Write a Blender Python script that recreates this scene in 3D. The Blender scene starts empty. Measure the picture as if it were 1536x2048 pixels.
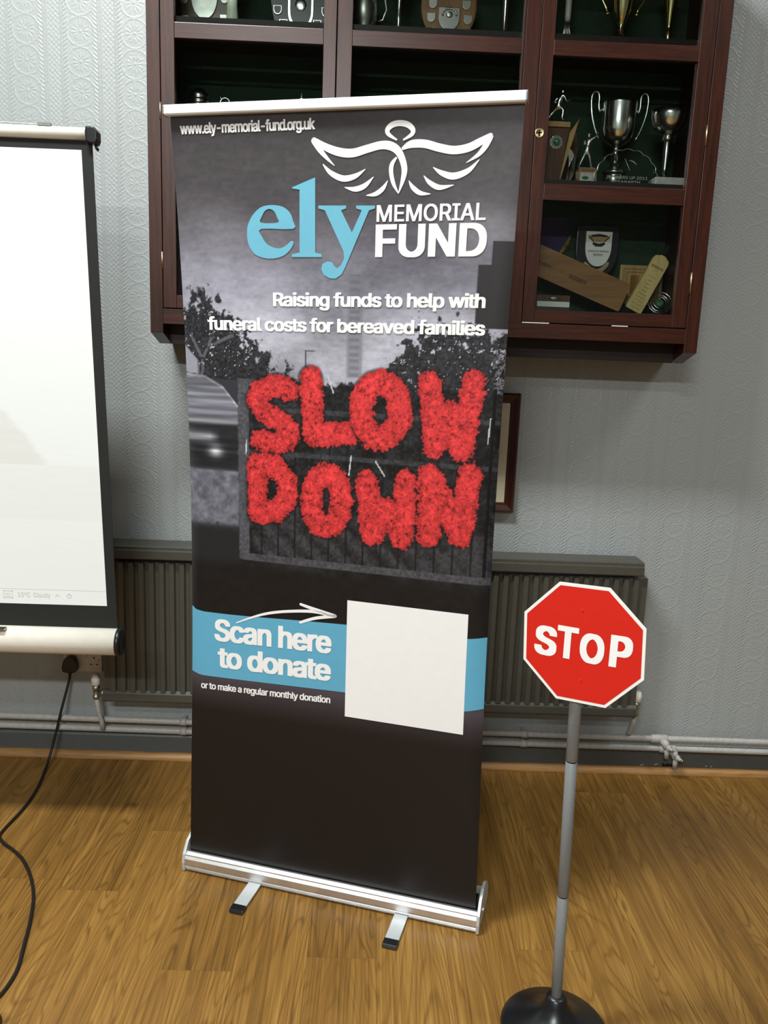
import bpy, bmesh, math, random
import numpy as np
from mathutils import Vector, Matrix
from mathutils.geometry import delaunay_2d_cdt
R = math.radians
random.seed(4)
C = bpy.context.scene.collection
scene = bpy.context.scene

# ------------------------------------------------------------------ camera
def cam_axes(yaw, pitch, roll):
    cy, sy, cp, sp = math.cos(yaw), math.sin(yaw), math.cos(pitch), math.sin(pitch)
    f = Vector((sy*cp, cy*cp, -sp)); r = Vector((cy, -sy, 0)); d = f.cross(r)
    c, s = math.cos(roll), math.sin(roll)
    return c*r + s*d, -s*r + c*d, f
cr, cd, cf = cam_axes(R(1.139), R(11.073), R(-2.224))
cam_data = bpy.data.cameras.new('camera'); cam = bpy.data.objects.new('camera', cam_data); C.objects.link(cam)
M = Matrix((cr, -cd, -cf)).transposed().to_4x4(); M.translation = Vector((0, -2.8649, 1.511))
cam.matrix_world = M
cam_data.sensor_fit = 'VERTICAL'; cam_data.sensor_height = 36.0; cam_data.lens = 29.25
cam_data.clip_start = 0.05
scene.camera = cam

# ------------------------------------------------------------------ world, lamps, exposure
world = bpy.data.worlds.new('world'); scene.world = world; world.use_nodes = True
world.node_tree.nodes['Background'].inputs[0].default_value = (0.95, 1.0, 1.0, 1)
world.node_tree.nodes['Background'].inputs[1].default_value = 0.10
scene.view_settings.view_transform = 'Standard'; scene.view_settings.look = 'None'
scene.view_settings.exposure = 0.32; scene.view_settings.gamma = 1.0
scene.view_settings.use_curve_mapping = False
scene.cycles.use_denoising = True

def ceiling_lamp(x, y, z, sx, sy, power, color=(0.95, 1.0, 0.99)):
    l = bpy.data.lights.new('ceiling_lamp', 'AREA'); l.shape = 'RECTANGLE'; l.size = sx; l.size_y = sy
    l.energy = power; l.color = color
    o = bpy.data.objects.new('ceiling_lamp', l); C.objects.link(o); o.location = (x, y, z)
    return o
ceiling_lamp(-0.95, -1.5, 3.90, 1.0, 0.30, 112)
ceiling_lamp(-0.6, -4.84, 3.15, 1.1, 0.20, 135)
ceiling_lamp(-1.0, -4.84, 3.90, 1.2, 0.24, 60)
ceiling_lamp(2.4, -1.7, 3.90, 1.0, 0.30, 26)  # added fill lamp, put in to brighten the right-hand side

# ------------------------------------------------------------------ shader helper
class E:
    """one value in a node tree, with arithmetic"""
    def __init__(s, nt, sock): s.nt, s.k = nt, sock
    def _m(s, op, b=None, c=None, clamp=False):
        n = s.nt.nodes.new('ShaderNodeMath'); n.operation = op; n.use_clamp = clamp
        for i, v in enumerate((s, b, c)):
            if v is None: continue
            if isinstance(v, E): s.nt.links.new(v.k, n.inputs[i])
            else: n.inputs[i].default_value = v
        return E(s.nt, n.outputs[0])
    def __add__(s, b): return s._m('ADD', b)
    __radd__ = __add__
    def __sub__(s, b): return s._m('SUBTRACT', b)
    def __rsub__(s, b): return (s*-1.0) + b
    def __mul__(s, b): return s._m('MULTIPLY', b)
    __rmul__ = __mul__
    def __truediv__(s, b): return s._m('DIVIDE', b)
    def frac(s): return s._m('FRACT')
    def sin(s): return s._m('SINE')
    def abs(s): return s._m('ABSOLUTE')
    def sqrt(s): return s._m('SQRT')
    def gt(s, b): return s._m('GREATER_THAN', b)
    def lt(s, b): return s._m('LESS_THAN', b)
    def min(s, b): return s._m('MINIMUM', b)
    def max(s, b): return s._m('MAXIMUM', b)
    def pow(s, b): return s._m('POWER', b)
    def atan2(s, b): return s._m('ARCTAN2', b)
    def clamp(s): return s._m('ADD', 0.0, clamp=True)
    def bell(s, w): return ((s*s)*(-1.0/(w*w)))._m('EXPONENT')
def srgb(*c):
    return tuple(((v/255)/12.92 if v/255 <= 0.04045 else ((v/255+0.055)/1.055)**2.4) for v in c)
def new_mat(name):
    m = bpy.data.materials.new(name); m.use_nodes = True
    return m, m.node_tree, m.node_tree.nodes['Principled BSDF']
def coords(nt, scale=(1, 1, 1), attr=None):
    tc = nt.nodes.new('ShaderNodeTexCoord'); mp = nt.nodes.new('ShaderNodeMapping')
    nt.links.new(tc.outputs['Object'], mp.inputs[0]); mp.inputs['Scale'].default_value = scale
    return mp.outputs[0]
def noise(nt, vec, scale=5.0, detail=3.0, rough=0.5, dist=0.0):
    n = nt.nodes.new('ShaderNodeTexNoise'); nt.links.new(vec, n.inputs['Vector'])
    n.inputs['Scale'].default_value = scale; n.inputs['Detail'].default_value = detail
    n.inputs['Roughness'].default_value = rough; n.inputs['Distortion'].default_value = dist
    return E(nt, n.outputs['Fac'])
def ramp(nt, e, stops):
    n = nt.nodes.new('ShaderNodeValToRGB'); nt.links.new(e.k, n.inputs[0])
    el = n.color_ramp.elements
    while len(el) < len(stops): el.new(0.5)
    for q, (p, c) in zip(el, stops): q.position = p; q.color = (*c, 1)
    return n.outputs[0]
def bump(nt, bs, e, dist=0.001, strength=1.0):
    b = nt.nodes.new('ShaderNodeBump'); b.inputs['Distance'].default_value = dist; b.inputs['Strength'].default_value = strength
    nt.links.new(e.k, b.inputs['Height']); nt.links.new(b.outputs[0], bs.inputs['Normal'])
def plain(name, col, rough=0.5, metal=0.0, spec=0.5, coat=0.0, var=0.06, scale=40.0, emit=0.0):
    """a paint, plastic or metal with slight procedural mottling"""
    m, nt, bs = new_mat(name)
    v = noise(nt, coords(nt), scale, 3)
    lo = tuple(max(0, c*(1-var)) for c in col); hi = tuple(min(1, c*(1+var)) for c in col)
    nt.links.new(ramp(nt, v, [(0.3, lo), (0.7, hi)]), bs.inputs['Base Color'])
    bs.inputs['Roughness'].default_value = rough; bs.inputs['Metallic'].default_value = metal
    bs.inputs['Specular IOR Level'].default_value = spec; bs.inputs['Coat Weight'].default_value = coat
    return m
def wood(name, dark, light, axis='z', rough=0.35, freq=60.0, coat=0.3, bumps=0.0004):
    m, nt, bs = new_mat(name)
    sc = {'z': (1, 1, .06), 'x': (.06, 1, 1), 'y': (1, .06, 1)}[axis]
    g = noise(nt, coords(nt, sc), freq, 4, 0.6, 0.6)
    g2 = noise(nt, coords(nt, sc), freq*5, 2, 0.6)
    e = g*0.7 + g2*0.3
    nt.links.new(ramp(nt, e, [(0.32, dark), (0.66, light)]), bs.inputs['Base Color'])
    bs.inputs['Roughness'].default_value = rough; bs.inputs['Coat Weight'].default_value = coat
    bs.inputs['Coat Roughness'].default_value = 0.3
    bump(nt, bs, e, bumps, 0.5)
    return m

# ------------------------------------------------------------------ materials
def make_wallpaper():
    m, nt, bs = new_mat('anaglypta_wallpaper')
    s = nt.nodes.new('ShaderNodeSeparateXYZ'); nt.links.new(coords(nt), s.inputs[0])
    X, Z = E(nt, s.outputs[0]), E(nt, s.outputs[2])
    P, Q = 0.170, 0.089
    u = ((X + 0.785)/P + 0.35 + 40.0).frac()
    dx = (u - 0.35)*P; dz = (((Z - 1.385)/Q + 40.5).frac() - 0.5)*Q
    r = (dx*dx + dz*dz).sqrt(); th = dz.atan2(dx)
    wide = u.lt(0.66); narrow = u.gt(0.74)
    ring = (r - 0.0430).bell(0.0028)*0.6
    petal = ((th*12.0).sin()*0.5 + 0.5)*(r - 0.019).bell(0.009)*0.65
    dot = r.bell(0.004)
    side = (dx.abs() - 0.047).bell(0.008)
    leaf = (((Z*1.0 + dx.abs()*0.8)*(6.2832/0.0125)).sin()*0.5 + 0.5)*side*0.9
    dn = (u - 0.87)*P
    lat = (((dn + Z)*(6.2832/0.030)).sin()*((dn - Z)*(6.2832/0.030)).sin())
    lat = (lat.abs()*-1.0 + 1.0).pow(3.0)*narrow*(dn.abs().lt(0.018))*0.6
    d1 = ((u - 0.70).abs().min((u - 0.02).abs()).min((u - 1.02).abs()))*P
    lines = (d1 - 0.0050).bell(0.0011)*0.8
    dots = d1.bell(0.0018)*((Z*(6.2832/0.0068)).sin().gt(0.0))*0.9
    grit = noise(nt, coords(nt), 130.0, 3, 0.65)
    speck = noise(nt, coords(nt), 62.0, 2, 0.5, 1.5)
    h = (ring + petal + dot + leaf)*wide + lat + lines + dots + grit*1.2 + speck*1.0
    bump(nt, bs, h, 0.0015, 0.6)
    c = noise(nt, coords(nt), 1.6, 3)
    nt.links.new(ramp(nt, c, [(0.3, srgb(158, 161, 160)), (0.7, srgb(164, 167, 165))]), bs.inputs['Base Color'])
    bs.inputs['Roughness'].default_value = 0.42
    return m
def make_floor():
    m, nt, bs = new_mat('oak_plank_floor')
    at = nt.nodes.new('ShaderNodeAttribute'); at.attribute_name = 'plank'
    sp = nt.nodes.new('ShaderNodeSeparateColor'); nt.links.new(at.outputs['Color'], sp.inputs[0])
    rn, rn2 = E(nt, sp.outputs[0]), E(nt, sp.outputs[1])
    tc = nt.nodes.new('ShaderNodeTexCoord'); s = nt.nodes.new('ShaderNodeSeparateXYZ'); nt.links.new(tc.outputs['Object'], s.inputs[0])
    X, Y = E(nt, s.outputs[0]), E(nt, s.outputs[1])
    def vec(a, b, c):
        n = nt.nodes.new('ShaderNodeCombineXYZ')
        for i, e in enumerate((a, b, c)): nt.links.new(e.k, n.inputs[i])
        return n.outputs[0]
    oz = rn*37.0; oy = rn2*11.0
    cath = noise(nt, vec(X*7.5, Y*0.95 + oy, oz), 1.0, 2.5, 0.45, 0.5)       # cathedral contours
    rings = (cath*135.0 + noise(nt, vec(X*60.0, Y*5.0, oz), 1.0, 2)*1.6).sin()*0.5 + 0.5
    fine = noise(nt, vec(X*230.0 + cath*7.0, Y*1.9, oz), 1.0, 5, 0.68)
    broad = noise(nt, vec(X*24.0, Y*1.5 + oy, oz + 5.0), 1.0, 4, 0.6)
    knot = noise(nt, vec(X*15.0, Y*1.3 + oy, oz + 9.0), 1.0, 5, 0.7, 0.6)
    t = fine*0.56 + broad*0.44 + (rn - 0.5)*0.08 - rings.pow(5.0)*(broad - 0.36).max(0.0)*0.5
    dark = (knot - 0.69).max(0.0)*3.0
    t = (t - dark).clamp()
    nt.links.new(ramp(nt, t, [(0.18, srgb(46, 29, 10)), (0.36, srgb(94, 65, 25)), (0.52, srgb(132, 94, 42)), (0.72, srgb(170, 130, 66))]), bs.inputs['Base Color'])
    bs.inputs['Roughness'].default_value = 0.42; bs.inputs['Specular IOR Level'].default_value = 0.35
    bump(nt, bs, t, 0.0004, 0.35)
    return m
def make_print():
    m, nt, bs = new_mat('printed_banner_ink')
    at = nt.nodes.new('ShaderNodeAttribute'); at.attribute_name = 'ink'
    v = noise(nt, coords(nt), 900.0, 1)
    mix = nt.nodes.new('ShaderNodeMix'); mix.data_type = 'RGBA'; mix.blend_type = 'MULTIPLY'; mix.inputs[0].default_value = 0.12
    nt.links.new(at.outputs['Color'], mix.inputs[6]); nt.links.new(ramp(nt, v, [(0.3, (.7,)*3), (0.7, (1,)*3)]), mix.inputs[7])
    nt.links.new(mix.outputs[2], bs.inputs['Base Color'])
    bs.inputs['Roughness'].default_value = 0.42; bs.inputs['Specular IOR Level'].default_value = 0.35
    return m
def make_glass():
    m = bpy.data.materials.new('window_glass'); m.use_nodes = True; nt = m.node_tree
    for n in list(nt.nodes): nt.nodes.remove(n)
    o = nt.nodes.new('ShaderNodeOutputMaterial'); t = nt.nodes.new('ShaderNodeBsdfTransparent'); g = nt.nodes.new('ShaderNodeBsdfGlossy')
    t.inputs[0].default_value = (0.93, 0.96, 0.94, 1); g.inputs['Roughness'].default_value = 0.0
    fr = nt.nodes.new('ShaderNodeFresnel'); fr.inputs[0].default_value = 1.35
    mx = nt.nodes.new('ShaderNodeMixShader')
    nt.links.new(fr.outputs[0], mx.inputs[0]); nt.links.new(t.outputs[0], mx.inputs[1]); nt.links.new(g.outputs[0], mx.inputs[2]); nt.links.new(mx.outputs[0], o.inputs[0])
    return m
def make_crystal():
    m = bpy.data.materials.new('clear_crystal'); m.use_nodes = True; nt = m.node_tree
    for n in list(nt.nodes): nt.nodes.remove(n)
    o = nt.nodes.new('ShaderNodeOutputMaterial'); t = nt.nodes.new('ShaderNodeBsdfTransparent'); g = nt.nodes.new('ShaderNodeBsdfGlossy')
    t.inputs[0].default_value = (0.88, 0.94, 0.90, 1); g.inputs['Roughness'].default_value = 0.08
    lw = nt.nodes.new('ShaderNodeLayerWeight'); lw.inputs[0].default_value = 0.35
    mx = nt.nodes.new('ShaderNodeMixShader')
    nt.links.new(lw.outputs['Facing'], mx.inputs[0]); nt.links.new(t.outputs[0], mx.inputs[1]); nt.links.new(g.outputs[0], mx.inputs[2]); nt.links.new(mx.outputs[0], o.inputs[0])
    return m
def make_screen():
    """white projection cloth carrying the very pale projected desktop picture"""
    m, nt, bs = new_mat('projected_picture')
    s = nt.nodes.new('ShaderNodeSeparateXYZ'); nt.links.new(coords(nt), s.inputs[0])
    X, Z = E(nt, s.outputs[0]), E(nt, s.outputs[2])       # root at the right end of the screen: x < 0
    n1 = noise(nt, coords(nt, (1, 1, 6)), 4.0, 4); n2 = noise(nt, coords(nt, (1, 1, 10)), 9.0, 5)
    ridge = Z - (0.52 + (X*-1.0 - 0.17)*1.24 + (n1 - 0.5)*0.10)
    hill = ((ridge*-40.0).clamp())*(Z.gt(0.52))
    water = Z.lt(0.52)*Z.gt(0.36)
    e = 0.93 + (n2 - 0.5)*0.06 - hill*0.10 - water*(0.04 + (n2 - 0.5)*0.12)
    col = ramp(nt, e.clamp(), [(0.70, srgb(182, 176, 166)), (0.85, srgb(198, 198, 195)), (1.0, srgb(208, 212, 210))])
    nt.links.new(col, bs.inputs['Base Color']); nt.links.new(col, bs.inputs['Emission Color'])
    bs.inputs['Emission Strength'].default_value = 0.30; bs.inputs['Roughness'].default_value = 0.8
    return m

MAT = dict(
    wallpaper=make_wallpaper(), floor=make_floor(), ink=make_print(), glass=make_glass(), crystal=make_crystal(), screen=make_screen(),
    grey_paint=plain('dark_grey_gloss_paint', srgb(84, 86, 85), 0.4, var=.05),
    rad_paint=plain('taupe_radiator_paint', srgb(74, 72, 64), 0.42, var=.06),
    pipe_paint=plain('light_grey_pipe_paint', srgb(176, 172, 166), 0.4, var=.1, scale=70),
    oak=wood('oak_beading', srgb(120, 80, 40), srgb(180, 135, 80), 'x', 0.45, 40, 0.0),
    maho_v=wood('mahogany_upright', srgb(32, 12, 5), srgb(68, 28, 12), 'z', 0.33, 85, 0.10),
    maho_h=wood('mahogany_rail', srgb(32, 12, 5), srgb(68, 28, 12), 'x', 0.33, 85, 0.10),
    maho_dark=wood('dark_cabinet_carcass', srgb(24, 11, 7), srgb(42, 20, 13), 'x', 0.5, 40, 0.0),
    baize=plain('green_baize', srgb(36, 60, 44), 0.9, var=.2, scale=200),
    silver=plain('polished_silver', (0.93, 0.93, 0.90), 0.21, 1.0, var=.08),
    pewter=plain('dull_pewter', (0.50, 0.51, 0.47), 0.34, 1.0, var=.15),
    gold=plain('gold_plate', (0.86, 0.70, 0.34), 0.18, 1.0, var=.08),
    brass=plain('brass', (0.62, 0.48, 0.27), 0.36, 1.0, var=.12),
    alu=plain('brushed_aluminium', (0.78, 0.77, 0.76), 0.46, 1.0, var=.06),
    alu_white=plain('satin_white_aluminium', srgb(236, 238, 238), 0.35, 0.15, var=.02),
    foot_alu=plain('satin_silver_aluminium', srgb(205, 208, 210), 0.38, 0.35, var=.03),
    black=plain('black_plastic', srgb(20, 20, 22), 0.32, var=.1),
    black_matt=plain('black_cloth', srgb(24, 24, 22), 0.85, var=.1),
    rubber=plain('black_rubber_cable', srgb(20, 17, 18), 0.5, var=.1),
    cream=plain('cream_enamel', srgb(228, 221, 208), 0.35, var=.03),
    socket=plain('old_white_plastic', srgb(205, 194, 180), 0.4, var=.04),
    sign_red=plain('red_sign_vinyl', srgb(214, 34, 24), 0.38, var=.02),
    sign_white=plain('white_sign_vinyl', srgb(244, 243, 240), 0.38, var=.02),
    pole_grey=plain('grey_tube_paint', srgb(122, 125, 126), 0.42, var=.04, scale=200),
    ink_white=plain('white_ink', srgb(246, 245, 245), 0.4, spec=.35, var=.01),
    ink_blue=plain('sky_blue_ink', srgb(112, 182, 206), 0.4, spec=.35, var=.02),
    ink_band=plain('blue_band_ink', srgb(98, 172, 204), 0.4, spec=.35, var=.02),
    ink_dark=plain('black_ink', srgb(30, 28, 28), 0.6, var=.05),
    grey_ink=plain('pale_grey_ink', srgb(205, 206, 204), 0.6, var=.02),
    wood_mid=wood('varnished_oak', srgb(120, 78, 36), srgb(176, 124, 62), 'z', 0.35, 60),
    wood_brown=wood('brown_plaque_wood', srgb(70, 44, 30), srgb(110, 74, 52), 'z', 0.3, 60),
    wood_pale=wood('pale_trophy_wood', srgb(168, 128, 76), srgb(206, 170, 112), 'z', 0.4, 60),
    bat=wood('old_willow', srgb(128, 86, 48), srgb(170, 122, 74), 'x', 0.4, 26),
    bat_pale=wood('pale_willow', srgb(206, 176, 112), srgb(230, 204, 142), 'z', 0.4, 40),
    black_wood=plain('black_lacquer', srgb(44, 44, 48), 0.25, var=.1),
    purple=plain('purple_felt', srgb(66, 54, 92), 0.95, var=.15),
    fringe=plain('gold_thread', srgb(150, 124, 58), 0.7, var=.3, scale=300),
    paper=plain('cream_mount_paper', srgb(206, 196, 170), 0.8, var=.03),
    ivory=plain('ivory_marble', srgb(206, 210, 190), 0.3, var=.2, scale=25),
    stone=plain('white_marble', srgb(214, 208, 204), 0.3, var=.15, scale=60),
    green_glass=plain('green_enamel', srgb(70, 120, 92), 0.1, var=.3, scale=60),
    plaster=plain('ceiling_paint', srgb(104, 104, 102), 0.8, var=.02),
    room_wall=plain('room_paint', srgb(112, 113, 112), 0.8, var=.03),
    gap=plain('plank_gap', srgb(74, 50, 28), 0.7), hole=plain('dark_hole', srgb(12, 11, 10), 0.9, var=.05),
)

# ------------------------------------------------------------------ mesh builder (world coordinates)
class MB:
    def __init__(s): s.v, s.f, s.m, s.sm = [], [], [], []
    def add(s, vs, fs, mi=0, smooth=False):
        b = len(s.v); s.v += [tuple(p) for p in vs]
        for f in fs: s.f.append(tuple(b+i for i in f)); s.m.append(mi); s.sm.append(smooth)
        return s
    def box(s, x0, x1, y0, y1, z0, z1, mi=0, map=None):
        vs = [(x, y, z) for z in (z0, z1) for y in (y0, y1) for x in (x0, x1)]
        if map: vs = [map(*p) for p in vs]
        return s.add(vs, [(0, 2, 3, 1), (4, 5, 7, 6), (0, 1, 5, 4), (2, 6, 7, 3), (0, 4, 6, 2), (1, 3, 7, 5)], mi)
    def prism(s, pts, ext, mi=0):
        """flat outline in space pushed along ext"""
        n = len(pts); e = Vector(ext); a = [Vector(p) for p in pts]
        nn = Vector()
        for i in range(n): nn += a[i].cross(a[(i+1) % n])
        if nn.dot(e) > 0: a.reverse()
        return s.add(a + [p+e for p in a], [tuple(range(n)), tuple(range(2*n-1, n-1, -1))] + [((i+1) % n, i, n+i, n+(i+1) % n) for i in range(n)], mi)
    def tube(s, pts, r, seg=12, mi=0, closed=False, smooth=True):
        pts = [Vector(p) for p in pts]; n = len(pts)
        rs = r if isinstance(r, (list, tuple)) else [r]*n
        vs, fs = [], []; prev = None
        for i, p in enumerate(pts):
            t = (pts[(i+1) % n]-pts[i-1]) if closed else (pts[min(i+1, n-1)]-pts[max(i-1, 0)])
            t.normalize()
            if prev is None: q = Vector((0, 0, 1)) if abs(t.z) < .9 else Vector((1, 0, 0)); a = t.cross(q).normalized()
            else: a = (prev - t*prev.dot(t)).normalized()
            prev = a; b = t.cross(a)
            for k in range(seg):
                w = 2*math.pi*k/seg; vs.append(p + (a*math.cos(w)+b*math.sin(w))*rs[i])
        for i in range(n if closed else n-1):
            j = (i+1) % n
            for k in range(seg): l = (k+1) % seg; fs.append((i*seg+k, i*seg+l, j*seg+l, j*seg+k))
        s.add(vs, fs, mi, smooth)
        if not closed: s.add([], []); b = len(s.v)-len(vs); s.f += [tuple(b+k for k in range(seg-1, -1, -1)), tuple(b+(n-1)*seg+k for k in range(seg))]; s.m += [mi, mi]; s.sm += [False, False]
        return s
    def lathe(s, prof, c, seg=32, mi=0, axis=(0, 0, 1), smooth=True):
        """prof: (radius, height) pairs turned about axis through c"""
        A = Vector(axis).normalized(); U = A.cross(Vector((0, 1, 0)) if abs(A.y) < .9 else Vector((1, 0, 0))).normalized(); V = A.cross(U); c = Vector(c)
        vs, fs = [], []
        for r, h in prof:
            for k in range(seg):
                w = 2*math.pi*k/seg; vs.append(c + A*h + (U*math.cos(w)+V*math.sin(w))*max(r, 1e-5))
        for i in range(len(prof)-1):
            for k in range(seg): l = (k+1) % seg; fs.append((i*seg+k, i*seg+l, (i+1)*seg+l, (i+1)*seg+k))
        s.add(vs, fs, mi, smooth)
        n = len(prof); b = len(s.v)-len(vs)
        s.f += [tuple(b+k for k in range(seg-1, -1, -1)), tuple(b+(n-1)*seg+k for k in range(seg))]; s.m += [mi, mi]; s.sm += [False, False]
        return s
    def ball(s, c, r, mi=0, seg=14, rings=8):
        r = r if isinstance(r, (list, tuple)) else (r, r, r); vs, fs = [], []
        for i in range(rings+1):
            p = math.pi*i/rings
            for k in range(seg):
                w = 2*math.pi*k/seg; vs.append((c[0]+r[0]*math.sin(p)*math.cos(w), c[1]+r[1]*math.sin(p)*math.sin(w), c[2]-r[2]*math.cos(p)))
        for i in range(rings):
            for k in range(seg): l = (k+1) % seg; fs.append((i*seg+k, i*seg+l, (i+1)*seg+l, (i+1)*seg+k))
        return s.add(vs, fs, mi, True)
    def flat(s, shape, fn, mi=0):
        """a filled 2-D shape (verts, faces) placed by fn(a, b)"""
        vs, fs = shape; out = []
        for p in vs:
            q = Vector(fn(p[0], p[1]))
            if len(p) > 2 and p[2]:                                    # raised by a hair along the surface normal
                n = (Vector(fn(p[0]+1e-4, p[1]))-q).cross(Vector(fn(p[0], p[1]+1e-4))-q).normalized(); q = q + n*p[2]
            out.append(q)
        return s.add(out, fs, mi)

def link(name, me, parent=None, mats=()):
    o = bpy.data.objects.new(name, me); C.objects.link(o)
    for m in mats: me.materials.append(MAT[m])
    if parent: o.parent = parent
    return o
def origin_of(o):
    v = Vector(o.location); p = o.parent
    while p: v += Vector(p.location); p = p.parent
    return v
def obj(name, mb, mats, parent=None, bevel=0.0, at=None, seg=2, label=None):
    """ONE mesh object; vertices are given in world coordinates"""
    mats = [mats] if isinstance(mats, str) else mats
    off = origin_of(parent) if parent else Vector(at or (0, 0, 0))
    me = bpy.data.meshes.new(name)
    me.from_pydata([tuple(Vector(p)-off) for p in mb.v], [], mb.f)
    me.polygons.foreach_set('material_index', mb.m); me.polygons.foreach_set('use_smooth', mb.sm)
    if bevel:
        bm = bmesh.new(); bm.from_mesh(me)
        bmesh.ops.remove_doubles(bm, verts=bm.verts, dist=1e-6)
        ed = [e for e in bm.edges if len(e.link_faces) == 2 and e.calc_face_angle(0) > 0.6]
        bmesh.ops.bevel(bm, geom=ed, offset=bevel, segments=seg, affect='EDGES', profile=0.6, clamp_overlap=True)
        bm.to_mesh(me); bm.free()
    me.update()
    o = link(name, me, parent, mats)
    if not parent: o.location = off
    if label: o['label'] = label
    return o
def tag(o, label, cat, group=None):
    o['label'] = label; o['category'] = cat
    if group: o['group'] = group
    return o
def thing(name, loc, label, cat, group=None):
    o = bpy.data.objects.new(name, None); C.objects.link(o); o.location = loc; o.empty_display_size = 0.05
    return tag(o, label, cat, group)
def struct(name, mb, mats, bevel=0.0):
    o = obj(name, mb, mats, None, bevel); o['kind'] = 'structure'; return o

# ------------------------------------------------------------------ flat shapes: lettering, ribbons, outlines
def _tess(loops, evenodd=False):
    """closed loops -> filled (verts, faces) facing +z; loops may overlap or cross themselves (non-zero winding)"""
    pts, ed = [], []
    for l in loops:
        n = len(pts); pts += [Vector((p[0]*100, p[1]*100)) for p in l]; ed += [(n+k, n+(k+1) % len(l)) for k in range(len(l))]
    v, _, f, *_ = delaunay_2d_cdt(pts, ed, [], 0, 1e-5)
    V = np.array([(p.x, p.y) for p in v]); T = np.array([tuple(t) for t in f if len(t) == 3]); cen = V[T].mean(1)
    A = np.array([(pts[i].x, pts[i].y) for i, _ in ed]); B = np.array([(pts[j].x, pts[j].y) for _, j in ed]); w = np.zeros(len(T), int)
    for (ax, ay), (bx, by) in zip(A, B):
        if ay == by: continue
        hit = ((cen[:, 1] >= min(ay, by)) & (cen[:, 1] < max(ay, by))) & (cen[:, 0] < ax+(cen[:, 1]-ay)/(by-ay)*(bx-ax)); w += hit*(1 if by > ay else -1)
    T = T[(w % 2 == 1) if evenodd else (w != 0)]; out = []
    for t in T:
        (x0, y0), (x1, y1), (x2, y2) = V[t]; ar = (x1-x0)*(y2-y0)-(x2-x0)*(y1-y0)
        if abs(ar) > 1e-9: out.append(tuple(int(i) for i in (t if ar > 0 else t[::-1])))
    return [(float(x)/100, float(y)/100) for x, y in V], out
def outline(*loops): return _tess([[tuple(p) for p in l] for l in loops], True)
def smooth_loop(pts, n=4):
    """closed Catmull-Rom through pts; corners doubled in pts stay sharp"""
    out = []; N = len(pts)
    for i in range(N):
        p0, p1, p2, p3 = pts[i-1], pts[i], pts[(i+1) % N], pts[(i+2) % N]
        for k in range(n):
            t = k/n; out.append(tuple(0.5*(2*b + (c-a)*t + (2*a-5*b+4*c-d)*t*t + (3*b-a-3*c+d)*t**3) for a, b, c, d in zip(p0, p1, p2, p3)))
    return out
def ribbon(pts, n=6):
    """open stroke of (x, y, width) points"""
    P = [pts[0]] + list(pts) + [pts[-1]]; L = []
    for i in range(1, len(P)-2):
        for k in range(n + (i == len(P)-3)):
            t = k/n; L.append(tuple(0.5*(2*b + (c-a)*t + (2*a-5*b+4*c-d)*t*t + (3*b-a-3*c+d)*t**3) for a, b, c, d in zip(*P[i-1:i+3])))
    vs, fs = [], []
    for i, p in enumerate(L):
        a, b = L[max(i-1, 0)], L[min(i+1, len(L)-1)]; dx, dy = b[0]-a[0], b[1]-a[1]; l = math.hypot(dx, dy) or 1
        vs += [(p[0]-dy/l*p[2]/2, p[1]+dx/l*p[2]/2), (p[0]+dy/l*p[2]/2, p[1]-dx/l*p[2]/2)]
    for i in range(len(L)-1): fs.append((2*i, 2*i+1, 2*i+3, 2*i+2))
    for q, sg in ((0, -1), (len(L)-1, 1)):                     # round ends
        p = L[q]; a, b = L[max(q-1, 0)], L[min(q+1, len(L)-1)]; an = math.atan2(b[1]-a[1], b[0]-a[0])
        c = len(vs); vs += [(p[0]+sg*math.cos(an+w)*p[2]/2, p[1]+sg*math.sin(an+w)*p[2]/2) for w in np.linspace(-1.57, 1.57, 8)]; fs.append(tuple(range(c, c+8)))
    return vs, fs
_font = None
try:
    _font = bpy.data.fonts.load(bpy.utils.system_resource('DATAFILES') + '/fonts/Inter.woff2')
except Exception:
    _font = None
def _text(body, bold, spacing):
    c = bpy.data.curves.new('t', 'FONT'); c.body = body; c.space_character = spacing
    if _font: c.font = _font
    o = bpy.data.objects.new('t', c); C.objects.link(o); bpy.context.view_layer.update()
    cu = o.evaluated_get(bpy.context.evaluated_depsgraph_get()).to_curve(bpy.context.evaluated_depsgraph_get()); loops = []
    for sp in cu.splines:
        l, n = [], len(sp.bezier_points)
        for k in range(n):
            A, B = sp.bezier_points[k], sp.bezier_points[(k+1) % n]; p0, p1, p2, p3 = A.co, A.handle_right, B.handle_left, B.co
            chord = (p3-p0).length; bend = (p1-p0).length+(p2-p1).length+(p3-p2).length-chord
            m = 1 if bend < chord*.002 else 4
            for q in range(m):
                t = q/m; w = p0*(1-t)**3+p1*3*t*(1-t)**2+p2*3*t*t*(1-t)+p3*t**3
                if not l or (l[-1][0]-w.x)**2+(l[-1][1]-w.y)**2 > 1e-10: l.append((w.x, w.y))
        if len(l) > 1 and (l[0][0]-l[-1][0])**2+(l[0][1]-l[-1][1])**2 < 1e-10: l.pop()
        if len(l) > 2: loops.append(l)
    bpy.data.objects.remove(o); bpy.data.curves.remove(c)
    v, f = _tess(loops); V, F = [], []
    # heavier weight: the letter thickened evenly all round; each layer a hair above the last
    for k, (dx, dy) in enumerate([(0, 0)] if not bold else [(sx*bold, sy*bold*.45) for sx in (-1, 0, 1) for sy in (-1, 0, 1)]):
        n = len(V); V += [(x+dx, y+dy, .00002*k) for x, y in v]; F += [tuple(n+q for q in t) for t in f]
    return V, F
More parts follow.
